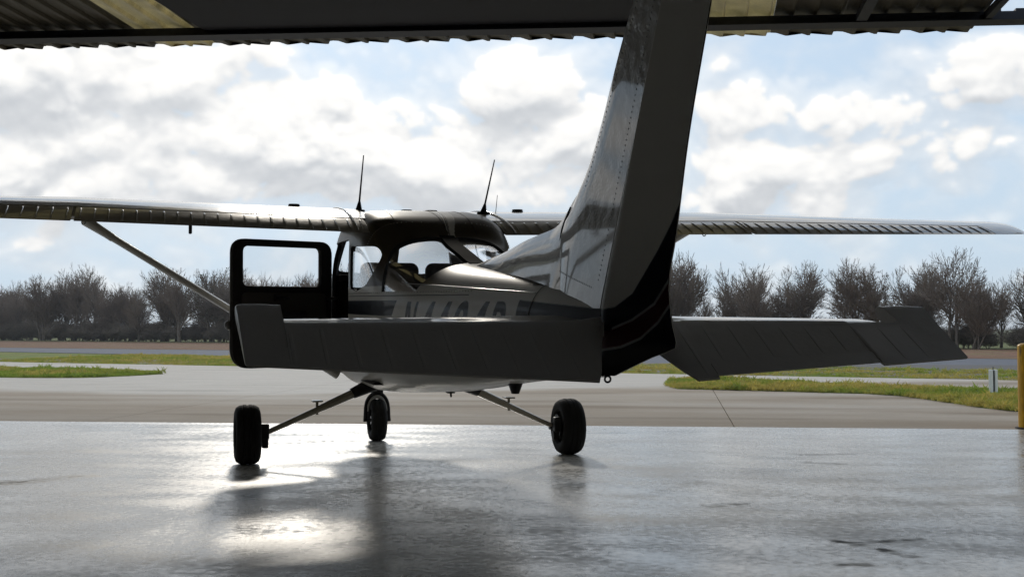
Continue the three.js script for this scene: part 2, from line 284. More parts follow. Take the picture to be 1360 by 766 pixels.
// the shed roof over the opening falls slightly towards its eave; metres from the eave beam
const DIP = .045, roofY = (x, z) => 3.982 + DIP * (z - 0) - .019 * x, EAVE = -.42, RX = 2.72, RZ = 4.2;
{
  const h = thing('hangar', 'dark steel hangar with corrugated roof and eave beam that the airplane stands in', 'hangar', [0, 0, 0]);
  mesh('wall', box(FX0 - .15, FX0, 0, 4.6, 0, FZ1), wallMat, h);
  mesh('wall', box(FX1, FX1 + .15, 0, 4.6, 0, FZ1), wallMat, h);
  mesh('wall', box(FX0 - .15, FX1 + .15, 0, 4.6, FZ1, FZ1 + .15), wallMat, h);
  mesh('front_wall', box(OX1, FX1 + .15, 0, 3.76, -.15, -.003), wallMat, h); mesh('front_wall', box(FX0 - .15, OX0, 0, 4.0, -.15, -.003), wallMat, h);
  mesh('inner_roof', [box(FX0 - .3, FX1 + .3, 4.44, 4.54, RZ - .1, FZ1 + .3), box(RX + .02, FX1 + .3, 4.25, 4.33, 2.2, RZ - .102)], wallMat, h);
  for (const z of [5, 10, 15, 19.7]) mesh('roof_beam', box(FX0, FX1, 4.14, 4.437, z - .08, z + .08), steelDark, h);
  const sheetMat = std({ color: lin(.085, .075, .05), roughness: .55, metalness: .3, bumpMap: rep(speck, 2), bumpScale: .002 });
  const fiber = phys({ color: lin(.78, .70, .46), roughness: .9, transmission: .7, thickness: 0, map: tex(256, 256, (u, v) => { const n = .82 + .3 * tnoise(u, v, 6) + .2 * tnoise(u, v, 40, 3); return [n, n * .98, n * .93]; }) });
  const W = .654, prof = [];
  for (let k = 0; k < 3; k++) { const o = k * W / 3; prof.push([o, 0], [o + .06, -.004], [o + .15, -.034], [o + .175, -.034], [o + .19, 0]); } prof.push([W, 0]);
  for (let i = 0; i < 22; i++) {
    const x0 = RX - (i + 1) * W, z0 = RZ, z1 = EAVE - .02 - .008 * rnd(), dy = rr(-.0015, .0015);
    const ring = (z) => { const t = [], b = []; for (const [u, hh] of prof) { const x = x0 + u * .998; t.push(V(x, roofY(x, z) + hh + dy, z)); b.unshift(V(x, roofY(x, z) + hh + dy + .004, z)); } return t.concat(b); };
    const fib = i === 3 || i === 12;                        // two translucent sheets
    mesh(fib ? 'skylight_sheet' : 'roof_sheet', loft([ring(z0), ring(z1)], { caps: true, crease: .3 }), fib ? fiber : sheetMat, h);
  }
  const tilt = (g) => { const p = g.attributes.position; for (let i = 0; i < p.count; i++) p.setY(i, p.getY(i) + .06 - .019 * p.getX(i)); g.computeVertexNormals(); return g; };
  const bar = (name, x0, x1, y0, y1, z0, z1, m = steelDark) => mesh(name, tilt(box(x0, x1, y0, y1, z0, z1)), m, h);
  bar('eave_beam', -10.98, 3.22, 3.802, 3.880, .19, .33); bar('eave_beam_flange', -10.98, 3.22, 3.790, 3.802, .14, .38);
  bar('purlin', -10.98, 2.70, 3.87, 3.935, 1.60, 1.68); bar('purlin', -10.98, 2.70, 3.91, 3.975, 2.3, 2.4);
  for (const x of [-7.2, 1.55]) bar('rafter', x - .05, x + .05, 3.80, 3.868, .335, 4.1);
  bar('edge_rafter', 2.66, 2.72, 3.80, 3.87, .335, 4.1);
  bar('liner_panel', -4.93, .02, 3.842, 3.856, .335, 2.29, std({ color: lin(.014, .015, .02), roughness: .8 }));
  bar('bracket', 2.95, 3.22, 3.882, 3.91, .21, .31);
}
{
  const ch = thing('chain', 'short steel chain with turnbuckle hanging above the beam at upper right', 'chain', [2.81, 3.888, .26]);
  const m = std({ color: lin(.05, .05, .05), metalness: .7, roughness: .5 });
  mesh('turnbuckle', [rbox(.037, .085, .037, .01, 0, .045, 0), tube([0, .085, 0], [0, .11, 0], .009, .009, 8)], m, ch);
  for (let i = 0; i < 12; i++) mesh('link', new THREE.TorusGeometry(.014, .005, 6, 14).scale(.8, 1.35, 1).rotateY(i % 2 ? Math.PI / 2 : 0).translate(0, .125 + i * .030, 0), m, ch);
}

// ---------------------------------------------------------------- bollard and marker post
{
  const b = thing('bollard', 'yellow steel pipe bollard at the right edge of the hangar floor', 'bollard', [3.105, 0, -.13]);
  const ym = std({ map: tex(256, 256, (u, v) => { const n = .9 + .25 * tnoise(u, v, 8) + .2 * tnoise(u, v, 50, 3), w = sstep(.32, .5, tnoise(u, v, 14, 6)); return [lerp(.97, .65, w) * n, lerp(.73, .5, w) * n, lerp(.10, .22, w) * n]; }, true), roughness: .45 });
  mesh('post', new THREE.LatheGeometry([[.0001, .81], [.05, .808], [.078, .795], [.085, .775], [.085, .02], [.085, 0]].map(([x, y]) => new THREE.Vector2(x, y)), 32), ym, b);
  mesh('base_ring', new THREE.CylinderGeometry(.115, .12, .012, 28).translate(0, .006, 0), std({ color: lin(.05, .045, .04) }), b);
}
{
  const b = thing('marker_post', 'short white utility marker post standing in the right grass', 'marker post', [4.21, 0, -6.45], .3);
  const wm = std({ color: lin(.74, .74, .70), roughness: .6 }), dm = std({ color: lin(.05, .05, .05) });
  mesh('side_rail', rbox(.042, .36, .06, .008, -.036, .18, 0), wm, b); mesh('side_rail', rbox(.042, .36, .06, .008, .036, .18, 0), wm, b);
  mesh('centre_rail', box(-.0148, .0148, 0, .345, -.02, .012), dm, b); mesh('cap_pin', tube([0, .34, 0], [0, .40, 0], .008, .006, 8), dm, b);
}

// ================================================================ the airplane
// airframe axes: nose towards -z, right wing +x; the airframe sits nose-up by AP on its wheels
const AP = 0.0221;
const plane = thing('airplane', 'white high wing propeller airplane with dark stripes and its left door open', 'airplane', [-2.08, 0, 3.30], 0.424);
const af = (g) => g.rotateX(AP);
const part = (name, geo, mat, parent = plane) => mesh(name, af(Array.isArray(geo) ? merged(geo) : geo), mat, parent);

// livery: sides drawn in metres on one sheet (upper half left side, lower half right side)
const LZ0 = -2.4, LZ1 = 5.4, LY0 = 0.4, LY1 = 2.75;
const sideUV = (left) => (p) => [(p.z - LZ0) / (LZ1 - LZ0), (left ? .5 : 0) + .5 * clamp((p.y - LY0) / (LY1 - LY0), .002, .998)];
const liveryCanvas = document.createElement('canvas'); liveryCanvas.width = 2048; liveryCanvas.height = 1240;
{
  const c = liveryCanvas.getContext('2d'), S = 2048 / (LZ1 - LZ0), SY = 620 / (LY1 - LY0);
  c.fillStyle = '#e2e0d8'; c.fillRect(0, 0, 2048, 1240);
  for (const half of [0, 1]) {
    const X = (z) => (z - LZ0) * S, Y = (y) => 620 * half + (LY1 - y) * SY;
    c.save(); c.beginPath(); c.rect(0, 620 * half, 2048, 620); c.clip();
    const band = (col, pts) => { c.fillStyle = col; c.beginPath(); pts.forEach(([z, y], i) => (i ? c.lineTo(X(z), Y(y)) : c.moveTo(X(z), Y(y)))); c.closePath(); c.fill(); };
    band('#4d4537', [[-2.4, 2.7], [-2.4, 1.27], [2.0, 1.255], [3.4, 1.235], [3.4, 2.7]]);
    const navy = '#070b14', maroon = '#3a1416', pale = '#8f9290';
    band(navy, [[-2.4, 1.16], [1.56, 1.165], [1.50, 1.07], [-2.4, 1.08]]);
    band(maroon, [[-2.4, 1.045], [1.48, 1.03], [1.44, .97], [-2.4, .98]]);
    // tail: everything dark below the upper line, sweeping up the rudder
    const c1 = [[3.27, 1.165], [4.13, 1.125], [4.22, 1.135], [4.34, 1.19], [4.43, 1.27], [4.53, 1.36], [4.63, 1.46], [4.73, 1.58], [4.82, 1.72], [4.87, 1.86]];
    band(navy, [...c1, [5.4, 1.9], [5.4, .4], [3.3, .4], [3.27, 1.165]]);
    const c2 = [[4.20, 1.045], [4.33, 1.085], [4.46, 1.15], [4.56, 1.24], [4.66, 1.36], [4.74, 1.50], [4.80, 1.66]], c3 = [[4.13, .955], [4.26, .972], [4.38, 1.01], [4.48, 1.075], [4.58, 1.18], [4.66, 1.30]];
    band(maroon, [[3.6, 1.02], [4.13, 1.03], ...c2, ...c3.slice().reverse(), [3.6, .95]]);
    c.strokeStyle = pale; c.lineWidth = 3.2;
    for (const ln of [c2, c3]) { c.beginPath(); ln.forEach(([z, y], i) => (i ? c.lineTo(X(z), Y(y)) : c.moveTo(X(z), Y(y)))); c.stroke(); }
    // registration
    c.fillStyle = navy; c.textAlign = 'left'; c.textBaseline = 'alphabetic';
    c.font = 'italic bold 108px sans-serif';
    [...'N4404D'].forEach((ch, i) => { c.save(); c.translate(X(1.66 + i * .253), Y(.865)); const w = c.measureText(ch).width; c.scale(.215 * S / w, 1.0); c.fillText(ch, 0, 0); c.restore(); });
    c.restore();
  }
}
const liveryTex = new THREE.CanvasTexture(liveryCanvas); liveryTex.colorSpace = THREE.SRGBColorSpace; liveryTex.magFilter = THREE.LinearFilter;
const oil = tex(512, 512, (u, v) => .5 + .5 * tnoise(u, v, 5) + .35 * tnoise(u, v, 11, 3) + .12 * tnoise(u, v, 40, 3));   // unevenness of thin sheet metal
const oilUV2 = (g, f) => { const p = g.attributes.position, a = new Float32Array(p.count * 2); for (let i = 0; i < p.count; i++) { const [u, v] = f(p.getX(i), p.getY(i), p.getZ(i)); a[2 * i] = u; a[2 * i + 1] = v; } g.setAttribute('uv', new THREE.BufferAttribute(a, 2)); return g; };
const PAINT = { roughness: .4, specularIntensity: .15, clearcoat: .8, clearcoatRoughness: .05 };
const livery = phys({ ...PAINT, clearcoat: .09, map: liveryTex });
const white = phys({ ...PAINT, color: lin(.56, .55, .52), bumpMap: rep(oil, 1.6), bumpScale: .012 });
const tailWhite = phys({ ...PAINT, clearcoat: .25, clearcoatRoughness: .15, color: lin(.54, .53, .51), bumpMap: rep(oil, 1.2), bumpScale: .004 });
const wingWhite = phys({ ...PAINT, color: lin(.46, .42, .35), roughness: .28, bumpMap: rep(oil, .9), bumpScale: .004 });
const trim = std({ color: lin(.025, .025, .028), roughness: .7 });
const cabinMat = std({ color: lin(.03, .028, .027), roughness: .9 });
const glass = phys({ color: 0xffffff, roughness: .03, transmission: 1, thickness: 0, ior: 1.49 });
const metal = std({ color: lin(.25, .25, .25), metalness: .8, roughness: .4 });
const rubber = std({ color: lin(.012, .012, .012), roughness: .85, bumpMap: rep(speck, 3), bumpScale: .001 });
const darkMetal = std({ color: lin(.03, .03, .032), metalness: .5, roughness: .5 });
const beigePaint = phys({ ...PAINT, color: lin(.42, .38, .30) });

// ---- fuselage
function pchip(xs, ys) {
  const n = xs.length, h = [], dl = [], d = new Array(n).fill(0);
  for (let i = 0; i < n - 1; i++) { h[i] = xs[i + 1] - xs[i]; dl[i] = (ys[i + 1] - ys[i]) / h[i]; }
  for (let i = 1; i < n - 1; i++) if (dl[i - 1] * dl[i] > 0) { const a = 2 * h[i] + h[i - 1], b = h[i] + 2 * h[i - 1]; d[i] = (a + b) / (a / dl[i - 1] + b / dl[i]); }
  d[0] = dl[0]; d[n - 1] = dl[n - 2];
  return (x) => { let i = 0; x = clamp(x, xs[0], xs[n - 1]); while (i < n - 2 && x > xs[i + 1]) i++; const t = (x - xs[i]) / h[i], t2 = t * t, t3 = t2 * t; return ys[i] * (2 * t3 - 3 * t2 + 1) + h[i] * d[i] * (t3 - 2 * t2 + t) + ys[i + 1] * (3 * t2 - 2 * t3) + h[i] * d[i + 1] * (t3 - t2); };
}
//            z     yb    yt    ym   w    nT   nB
const FUS = [[-2.15, .74, 1.12, .94, .20, 2.2, 2.2], [-2.08, .68, 1.19, .94, .30, 2.3, 2.3], [-1.9, .63, 1.25, .95, .38, 2.4, 2.5], [-1.5, .56, 1.29, .96, .45, 2.6, 2.8], [-1.1, .52, 1.32, .98, .49, 2.8, 3.2], [-.98, .515, 1.345, .99, .50, 2.9, 3.4],
  [-.62, .505, 1.74, 1.05, .525, 4.5, 3.6], [-.45, .50, 1.795, 1.08, .53, 5.5, 3.8], [-.2, .50, 1.828, 1.08, .53, 6.5, 3.8], [.3, .515, 1.81, 1.07, .53, 6.5, 3.6], [.7, .54, 1.745, 1.06, .525, 6, 3.4], [.9, .555, 1.675, 1.05, .515, 4.6, 3.2], [1.05, .565, 1.60, 1.04, .505, 3.5, 3.1],
  [1.3, .585, 1.525, 1.03, .475, 2.7, 3], [1.6, .615, 1.455, 1.02, .425, 2.5, 2.8], [1.95, .645, 1.38, 1.02, .36, 2.3, 2.7], [2.4, .69, 1.34, 1.02, .295, 2.2, 2.5], [3.0, .75, 1.29, 1.02, .205, 2.1, 2.3], [3.5, .795, 1.24, 1.01, .135, 2.1, 2.2], [3.9, .825, 1.185, 1.0, .08, 2, 2], [4.12, .84, 1.145, .99, .042, 2, 2]];
const fz = FUS.map((r) => r[0]), F = [1, 2, 3, 4, 5, 6].map((k) => pchip(fz, FUS.map((r) => r[k])));
function fusPoint(z, th, off = 0) {                   // th: -90 belly .. 90 roof, left side negative x
  const [yb, yt, ym, w, nT, nB] = F.map((f) => f(z)), s = Math.sin(th), c = Math.cos(th), n = s > 0 ? nT : nB, H = s > 0 ? yt - ym : ym - yb;
  return [(w - off) * Math.pow(Math.abs(c), 2 / n), ym + Math.sign(s) * (H - off) * Math.pow(Math.abs(s), 2 / n)];
}
const sideX = (z, y) => { const [yb, yt, ym, w, nT, nB] = F.map((f) => f(z)); const t = y > ym ? (y - ym) / (yt - ym) : (ym - y) / (ym - yb), n = y > ym ? nT : nB; return w * Math.pow(Math.max(0, 1 - Math.pow(t, n)), 1 / n); };
const topY = F[1];
function fusLoft(z0, z1, off, n = 110) {
  const rings = [], M = 40, half = [];
  for (let i = 0; i <= n; i++) { const z = lerp(z0, z1, i / n), r = []; for (let j = 0; j <= M; j++) { const th = lerp(-Math.PI / 2, Math.PI / 2, j / M), [x, y] = fusPoint(z, th, off); r.push(V(-x, y, z)); } for (let j = 1; j < M; j++) { const th = lerp(Math.PI / 2, -Math.PI / 2, j / M), [x, y] = fusPoint(z, th, off); r.push(V(x, y, z)); } rings.push(r); }
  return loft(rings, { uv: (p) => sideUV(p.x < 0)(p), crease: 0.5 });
}
const ev = new Evaluator(); ev.attributes = ['position', 'normal', 'uv']; ev.useGroups = true;
const brush = (g, m) => { const b = new Brush(g, m); b.updateMatrixWorld(true); return b; };
function prism(pts, axis, a, b, round = 0) {          // extrude an outline: axis x (pts z,y), y (pts x,z), z (pts x,y)
  let s;
  if (round) { s = new THREE.Shape(); const n = pts.length; for (let i = 0; i < n; i++) { const p = V(...pts[i], 0), q = V(...pts[(i + n - 1) % n], 0), r = V(...pts[(i + 1) % n], 0); const k = (o) => Math.min(round, o.distanceTo(p) * .45); const u = p.clone().add(q.clone().sub(p).setLength(k(q))), w = p.clone().add(r.clone().sub(p).setLength(k(r))); i ? s.lineTo(u.x, u.y) : s.moveTo(u.x, u.y); s.quadraticCurveTo(p.x, p.y, w.x, w.y); } s.closePath(); } else s = new THREE.Shape(pts.map(([x, y]) => new THREE.Vector2(x, y)));
  const g = new THREE.ExtrudeGeometry(s, { depth: b - a, bevelEnabled: false, curveSegments: 6 }), P = g.attributes.position;
  const flip = [];
  for (let i = 0; i < P.count; i++) { const u = P.getX(i), v = P.getY(i), d = P.getZ(i) + a; axis === 'x' ? P.setXYZ(i, d, v, u) : axis === 'y' ? P.setXYZ(i, u, d, v) : P.setXYZ(i, u, v, d); }
  if (axis !== 'z') { for (let i = 0; i < P.count; i += 3) { const x = P.getX(i), y = P.getY(i), z = P.getZ(i); P.setXYZ(i, P.getX(i + 1), P.getY(i + 1), P.getZ(i + 1)); P.setXYZ(i + 1, x, y, z); } }
  g.clearGroups(); g.computeVertexNormals(); return g;
}
const grow = (pts, d) => { const cx = pts.reduce((a, p) => a + p[0], 0) / pts.length, cy = pts.reduce((a, p) => a + p[1], 0) / pts.length; return pts.map(([x, y]) => { const l = Math.hypot(x - cx, y - cy); return [cx + (x - cx) * (1 + d / l), cy + (y - cy) * (1 + d / l)]; }); };
const sideWin = [[.36, 1.25], [.36, 1.545], [.98, 1.52], [1.10, 1.45], [1.08, 1.35], [.95, 1.27], [.65, 1.225]];
const doorWin = [[-.50, 1.21], [-.46, 1.57], [.20, 1.56], [.21, 1.21]];
const rearL = [[-.048, 1.09], [-.37, 1.11], [-.475, 1.27], [-.46, 1.72], [-.26, 1.86], [-.048, 1.90]];
const rearR = rearL.map(([x, z]) => [-x, z]).reverse();
const shield = (s) => [[s * .03, 1.375], [s * .03, 1.70], [s * .40, 1.685], [s * .46, 1.40]];
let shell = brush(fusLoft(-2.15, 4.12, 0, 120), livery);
shell = ev.evaluate(shell, brush(fusLoft(-.95, 1.93, .03, 60), cabinMat), SUBTRACTION);
const cuts = [prism([[-.63, .68], [-.63, 1.60], [.28, 1.60], [.28, .68]], 'x', -.9, -.35, .08), prism(doorWin, 'x', .35, .9, .06), prism(sideWin, 'x', -.9, -.2, .05), prism(sideWin, 'x', .2, .9, .05), prism(rearL, 'y', 1.22, 1.9, .06), prism(rearR, 'y', 1.22, 1.9, .06), prism(shield(-1), 'z', -1.3, -.5, .03), prism(shield(1), 'z', -1.3, -.5, .03)];
for (const c of cuts) { shell.updateMatrixWorld(true); shell = ev.evaluate(shell, brush(c, trim), SUBTRACTION); }
{
  const o = new THREE.Mesh(af(shell.geometry), shell.material); o.name = 'fuselage'; o.castShadow = o.receiveShadow = true; plane.add(o);
}
// panes: thin slices of the same skin
{
  let skin = ev.evaluate(brush(fusLoft(-1.4, 2.2, .010, 70), glass), brush(fusLoft(-1.5, 2.3, .014, 70), glass), SUBTRACTION);
  const pane = (name, g) => { skin.updateMatrixWorld(true); const r = ev.evaluate(skin, brush(g, glass), INTERSECTION); const geo = r.geometry; geo.clearGroups(); mesh(name, af(geo), glass, plane); };
  pane('rear_window', prism(grow(rearL, .012), 'y', 1.22, 1.9, .06)); pane('rear_window', prism(grow(rearR, .012), 'y', 1.22, 1.9, .06));
  pane('side_window', prism(grow(sideWin, .012), 'x', -.9, -.2, .05)); pane('side_window', prism(grow(sideWin, .012), 'x', .2, .9, .05));
  pane('door_window', prism(grow(doorWin, .012), 'x', .35, .9, .06)); pane('windshield', [prism(grow(shield(-1), .012), 'z', -1.3, -.5, .03), prism(grow(shield(1), .012), 'z', -1.3, -.5, .03)].reduce((a, g) => a || g, null)); pane('windshield', prism(grow(shield(1), .012), 'z', -1.3, -.5, .03));
}
const seamMat = phys({ ...PAINT, color: lin(.40, .39, .37) });
// seams standing a little proud of the skin
for (const z of [3.42]) { const rings = []; for (let j = 0; j <= 40; j++) { const th = lerp(-1.5, 1.5, j / 40); rings.push(th); }
  for (const sgn of [-1, 1]) { const a = rings.map((th) => { const [x, y] = fusPoint(z, th, -.0005); return V(sgn * x, y, z); }); const c = new THREE.CatmullRomCurve3(a); part('skin_seam', new THREE.TubeGeometry(c, 40, .0028, 5), seamMat); } }
// window frames: thin rubber edge
// cabin fittings
{
  const seat = (x) => { const g = [rbox(.42, .14, .46, .05, x, .86, -.05), new RoundedBoxGeometry(.42, .60, .12, 4, .055).rotateX(.16).translate(x, 1.14, .24)]; return g; };
  part('seat', seat(-.235), cabinMat); part('seat', seat(.235), cabinMat);
  part('instrument_panel', [rbox(.92, .30, .10, .03, 0, 1.18, -.80), rbox(.94, .05, .26, .02, 0, 1.345, -.74)], cabinMat);
  part('cabin_floor', box(-.43, .43, .60, .62, -.9, .8), cabinMat);
  part('parcel_shelf', box(-.26, .26, 1.06, 1.08, .75, 1.80), cabinMat);
  part('rear_bulkhead', box(-.24, .24, .72, 1.20, 1.80, 1.82), cabinMat);
  for (const x of [-.235, .235]) part('control_yoke', [tube([x, 1.16, -.76], [x, 1.16, -.60], .014, .014), new THREE.TorusGeometry(.11, .013, 8, 24, 4.4).rotateZ(-.63 + Math.PI / 2 + 1.57).translate(x, 1.16, -.60)], trim);
}
// strip between the two rear panes, joints of the roof and the side skin
{
  const rg = []; for (let k = 0; k <= 12; k++) { const z = lerp(1.07, 1.915, k / 12), y = topY(z); rg.push([V(-.05, y - .02, z), V(-.05, y + .003, z), V(.05, y + .003, z), V(.05, y - .02, z)]); }
  part('window_divider', loft(rg, { crease: .4 }), phys({ color: lin(.012, .011, .010), roughness: .9, specularIntensity: .1 }));
  const skinTube = (f, z0, z1, r, m, name) => { const p = []; for (let k = 0; k <= 20; k++) p.push(f(lerp(z0, z1, k / 20))); part(name, new THREE.TubeGeometry(new THREE.CatmullRomCurve3(p), 40, r, 5), m); };
  for (const x of [-.30, .02, .22]) skinTube((z) => { const [yb, yt, ym, w, nT] = F.map((f) => f(z)); return V(x, ym + (yt - ym) * Math.pow(1 - Math.pow(Math.abs(x) / w, nT), 1 / nT), z); }, -.1, 1.03, .0022, trim, 'roof_seam');
  skinTube((z) => { const y = lerp(1.265, 1.20, (z - 1.7) / 1.7); return V(-sideX(z, y) - .0005, y, z); }, 1.62, 3.41, .0030, seamMat, 'side_seam');
  skinTube((z) => { const y = 1.195; return V(-sideX(z, y) - .0005, y, z); }, .3, 2.6, .0020, trim, 'side_seam');
  const riv = [], b = new THREE.SphereGeometry(.0040, 6, 4); for (let i = 0; i < 60; i++) { const z = lerp(.32, 2.6, i / 59), y = 1.215; riv.push(b.clone().translate(-sideX(z, y), y, z)); } for (let i = 0; i < 40; i++) { const z = .86, th = lerp(.55, 2.6, i / 39), [x, y] = fusPoint(z, Math.min(th, Math.PI - th)); riv.push(b.clone().translate(th > Math.PI / 2 ? -x : x, y, z)); }
  part('rivet_row', riv, seamMat);
}
// ---- left door, swung open about its front edge
{
  const A = 62 * Math.PI / 180, DW = .865, y0 = .672, y1 = 1.612;
  const sh = new THREE.Shape(); const rr4 = (s, a, b, c, d, r) => { s.moveTo(a + r[0], c); s.lineTo(b - r[1], c); s.quadraticCurveTo(b, c, b, c + r[1]); s.lineTo(b, d - r[2]); s.quadraticCurveTo(b, d, b - r[2], d); s.lineTo(a + r[3], d); s.quadraticCurveTo(a, d, a, d - r[3]); s.lineTo(a, c + r[0]); s.quadraticCurveTo(a, c, a + r[0], c); };
  rr4(sh, 0, DW, y0, y1, [.04, .15, .10, .10]);
  const hole = new THREE.Path(); rr4(hole, .085, .79, 1.265, 1.572, [.055, .055, .055, .055]); sh.holes.push(hole);
  const place = (g) => af(g.rotateY(-Math.PI / 2 - A + 0).translate(-.535, 0, -.60));
  // local u -> (-sin A, cos A)
  const dirFix = (g) => { const P = g.attributes.position, N = g.attributes.normal, sA = Math.sin(A), cA = Math.cos(A); for (let i = 0; i < P.count; i++) { const u = P.getX(i), y = P.getY(i), d = P.getZ(i); P.setXYZ(i, -.535 - sA * u - cA * d, y, -.60 + cA * u - sA * d); } const Q = g.index ? g.toNonIndexed() : g; const p = Q.attributes.position; for (let i = 0; i < p.count; i += 3) { const a = [p.getX(i), p.getY(i), p.getZ(i)]; p.setXYZ(i, p.getX(i + 1), p.getY(i + 1), p.getZ(i + 1)); p.setXYZ(i + 1, ...a); if (Q.attributes.uv) { const w = Q.attributes.uv, s = [w.getX(i), w.getY(i)]; w.setXY(i, w.getX(i + 1), w.getY(i + 1)); w.setXY(i + 1, ...s); } } Q.computeVertexNormals(); return af(Q); };
  const body = new THREE.ExtrudeGeometry(sh, { depth: .03, bevelEnabled: true, bevelSize: .006, bevelThickness: .006, bevelSegments: 2, curveSegments: 8 });
  const door = mesh('door', dirFix(body), cabinMat, plane); door.userData.label = 'open left cabin door with dark inner lining';
  // outer skin, painted
  const skin = new THREE.ExtrudeGeometry(sh, { depth: .008, bevelEnabled: false, curveSegments: 8 }); skin.translate(0, 0, .042);
  mesh('outer_skin', dirFix(skin), white, door);
  const ps = new THREE.Shape(); rr4(ps, .08, .795, 1.26, 1.577, [.055, .055, .055, .055]);
  mesh('pane', dirFix(new THREE.ExtrudeGeometry(ps, { depth: .004, bevelEnabled: false }).translate(0, 0, .016)), glass, door);
  mesh('handle', dirFix(merged([rbox(.13, .028, .03, .01, .46, 1.185, -.025), rbox(.03, .05, .03, .01, .52, 1.185, -.012)])), darkMetal, door);
  { const ts = new THREE.Shape(); rr4(ts, .06, .80, .74, 1.22, [.05, .10, .04, .04]); mesh('trim_panel', dirFix(new THREE.ExtrudeGeometry(ts, { depth: .006, bevelEnabled: true, bevelSize: .004, bevelThickness: .004, bevelSegments: 2 }).translate(0, 0, -.018)), std({ color: lin(.075, .068, .06), roughness: .85 }), door); }
  mesh('arm_rest', dirFix(rbox(.40, .05, .06, .02, .45, 1.06, -.03)), trim, door);
  mesh('latch', dirFix(merged([rbox(.07, .03, .04, .01, .34, 1.258, -.012)])), darkMetal, door);
  mesh('outer_knob', dirFix(new THREE.SphereGeometry(.032, 16, 12).scale(1, 1.1, .8).translate(.865, .985, .06)), metal, door);
  part('door_stop', tube([-.50, 1.185, -.50], [-.60, 1.185, -.50], .012, .012, 8), darkMetal);
}

// ---- wings
const HW = 1.606, DIH = .021;
const chordAt = (x) => { x = Math.abs(x); return x < 2.35 ? 1.63 : lerp(1.63, 1.13, (x - 2.35) / 2.25); };
const teZ = (x) => { x = Math.abs(x); return x < 2.35 ? .84 : lerp(.84, .712, (x - 2.35) / 2.25); };
function wingPt(x, f, upper, t = .10, shrink = 1, lift = 0, inset = 0) {
  const c = chordAt(x), i = lerp(6.1, 5.4, clamp((Math.abs(x) - 2.35) / 2.3)) * Math.PI / 180;
  const half = 5 * t * (.2969 * Math.sqrt(f) - .126 * f - .3516 * f * f + .2843 * f ** 3 - .1036 * f ** 4), yc = f < .4 ? .02 / .16 * (.8 * f - f * f) : .02 / .36 * (.2 + .8 * f - f * f);
  const ec = .020 * 9.48 * f ** 3 * (1 - f);
  const fm = .45, ff = fm + (f - fm) * shrink;
  const y = HW + DIH * Math.abs(x) + (1 - f) * c * Math.sin(i) + (yc + ec + (upper ? half : -half) * (1 - inset)) * c * (shrink < 1 ? .35 + .65 * shrink : 1) + lift;
  return V(x, y, teZ(x) - (1 - ff) * c * Math.cos(i));
}
const FH = .80;
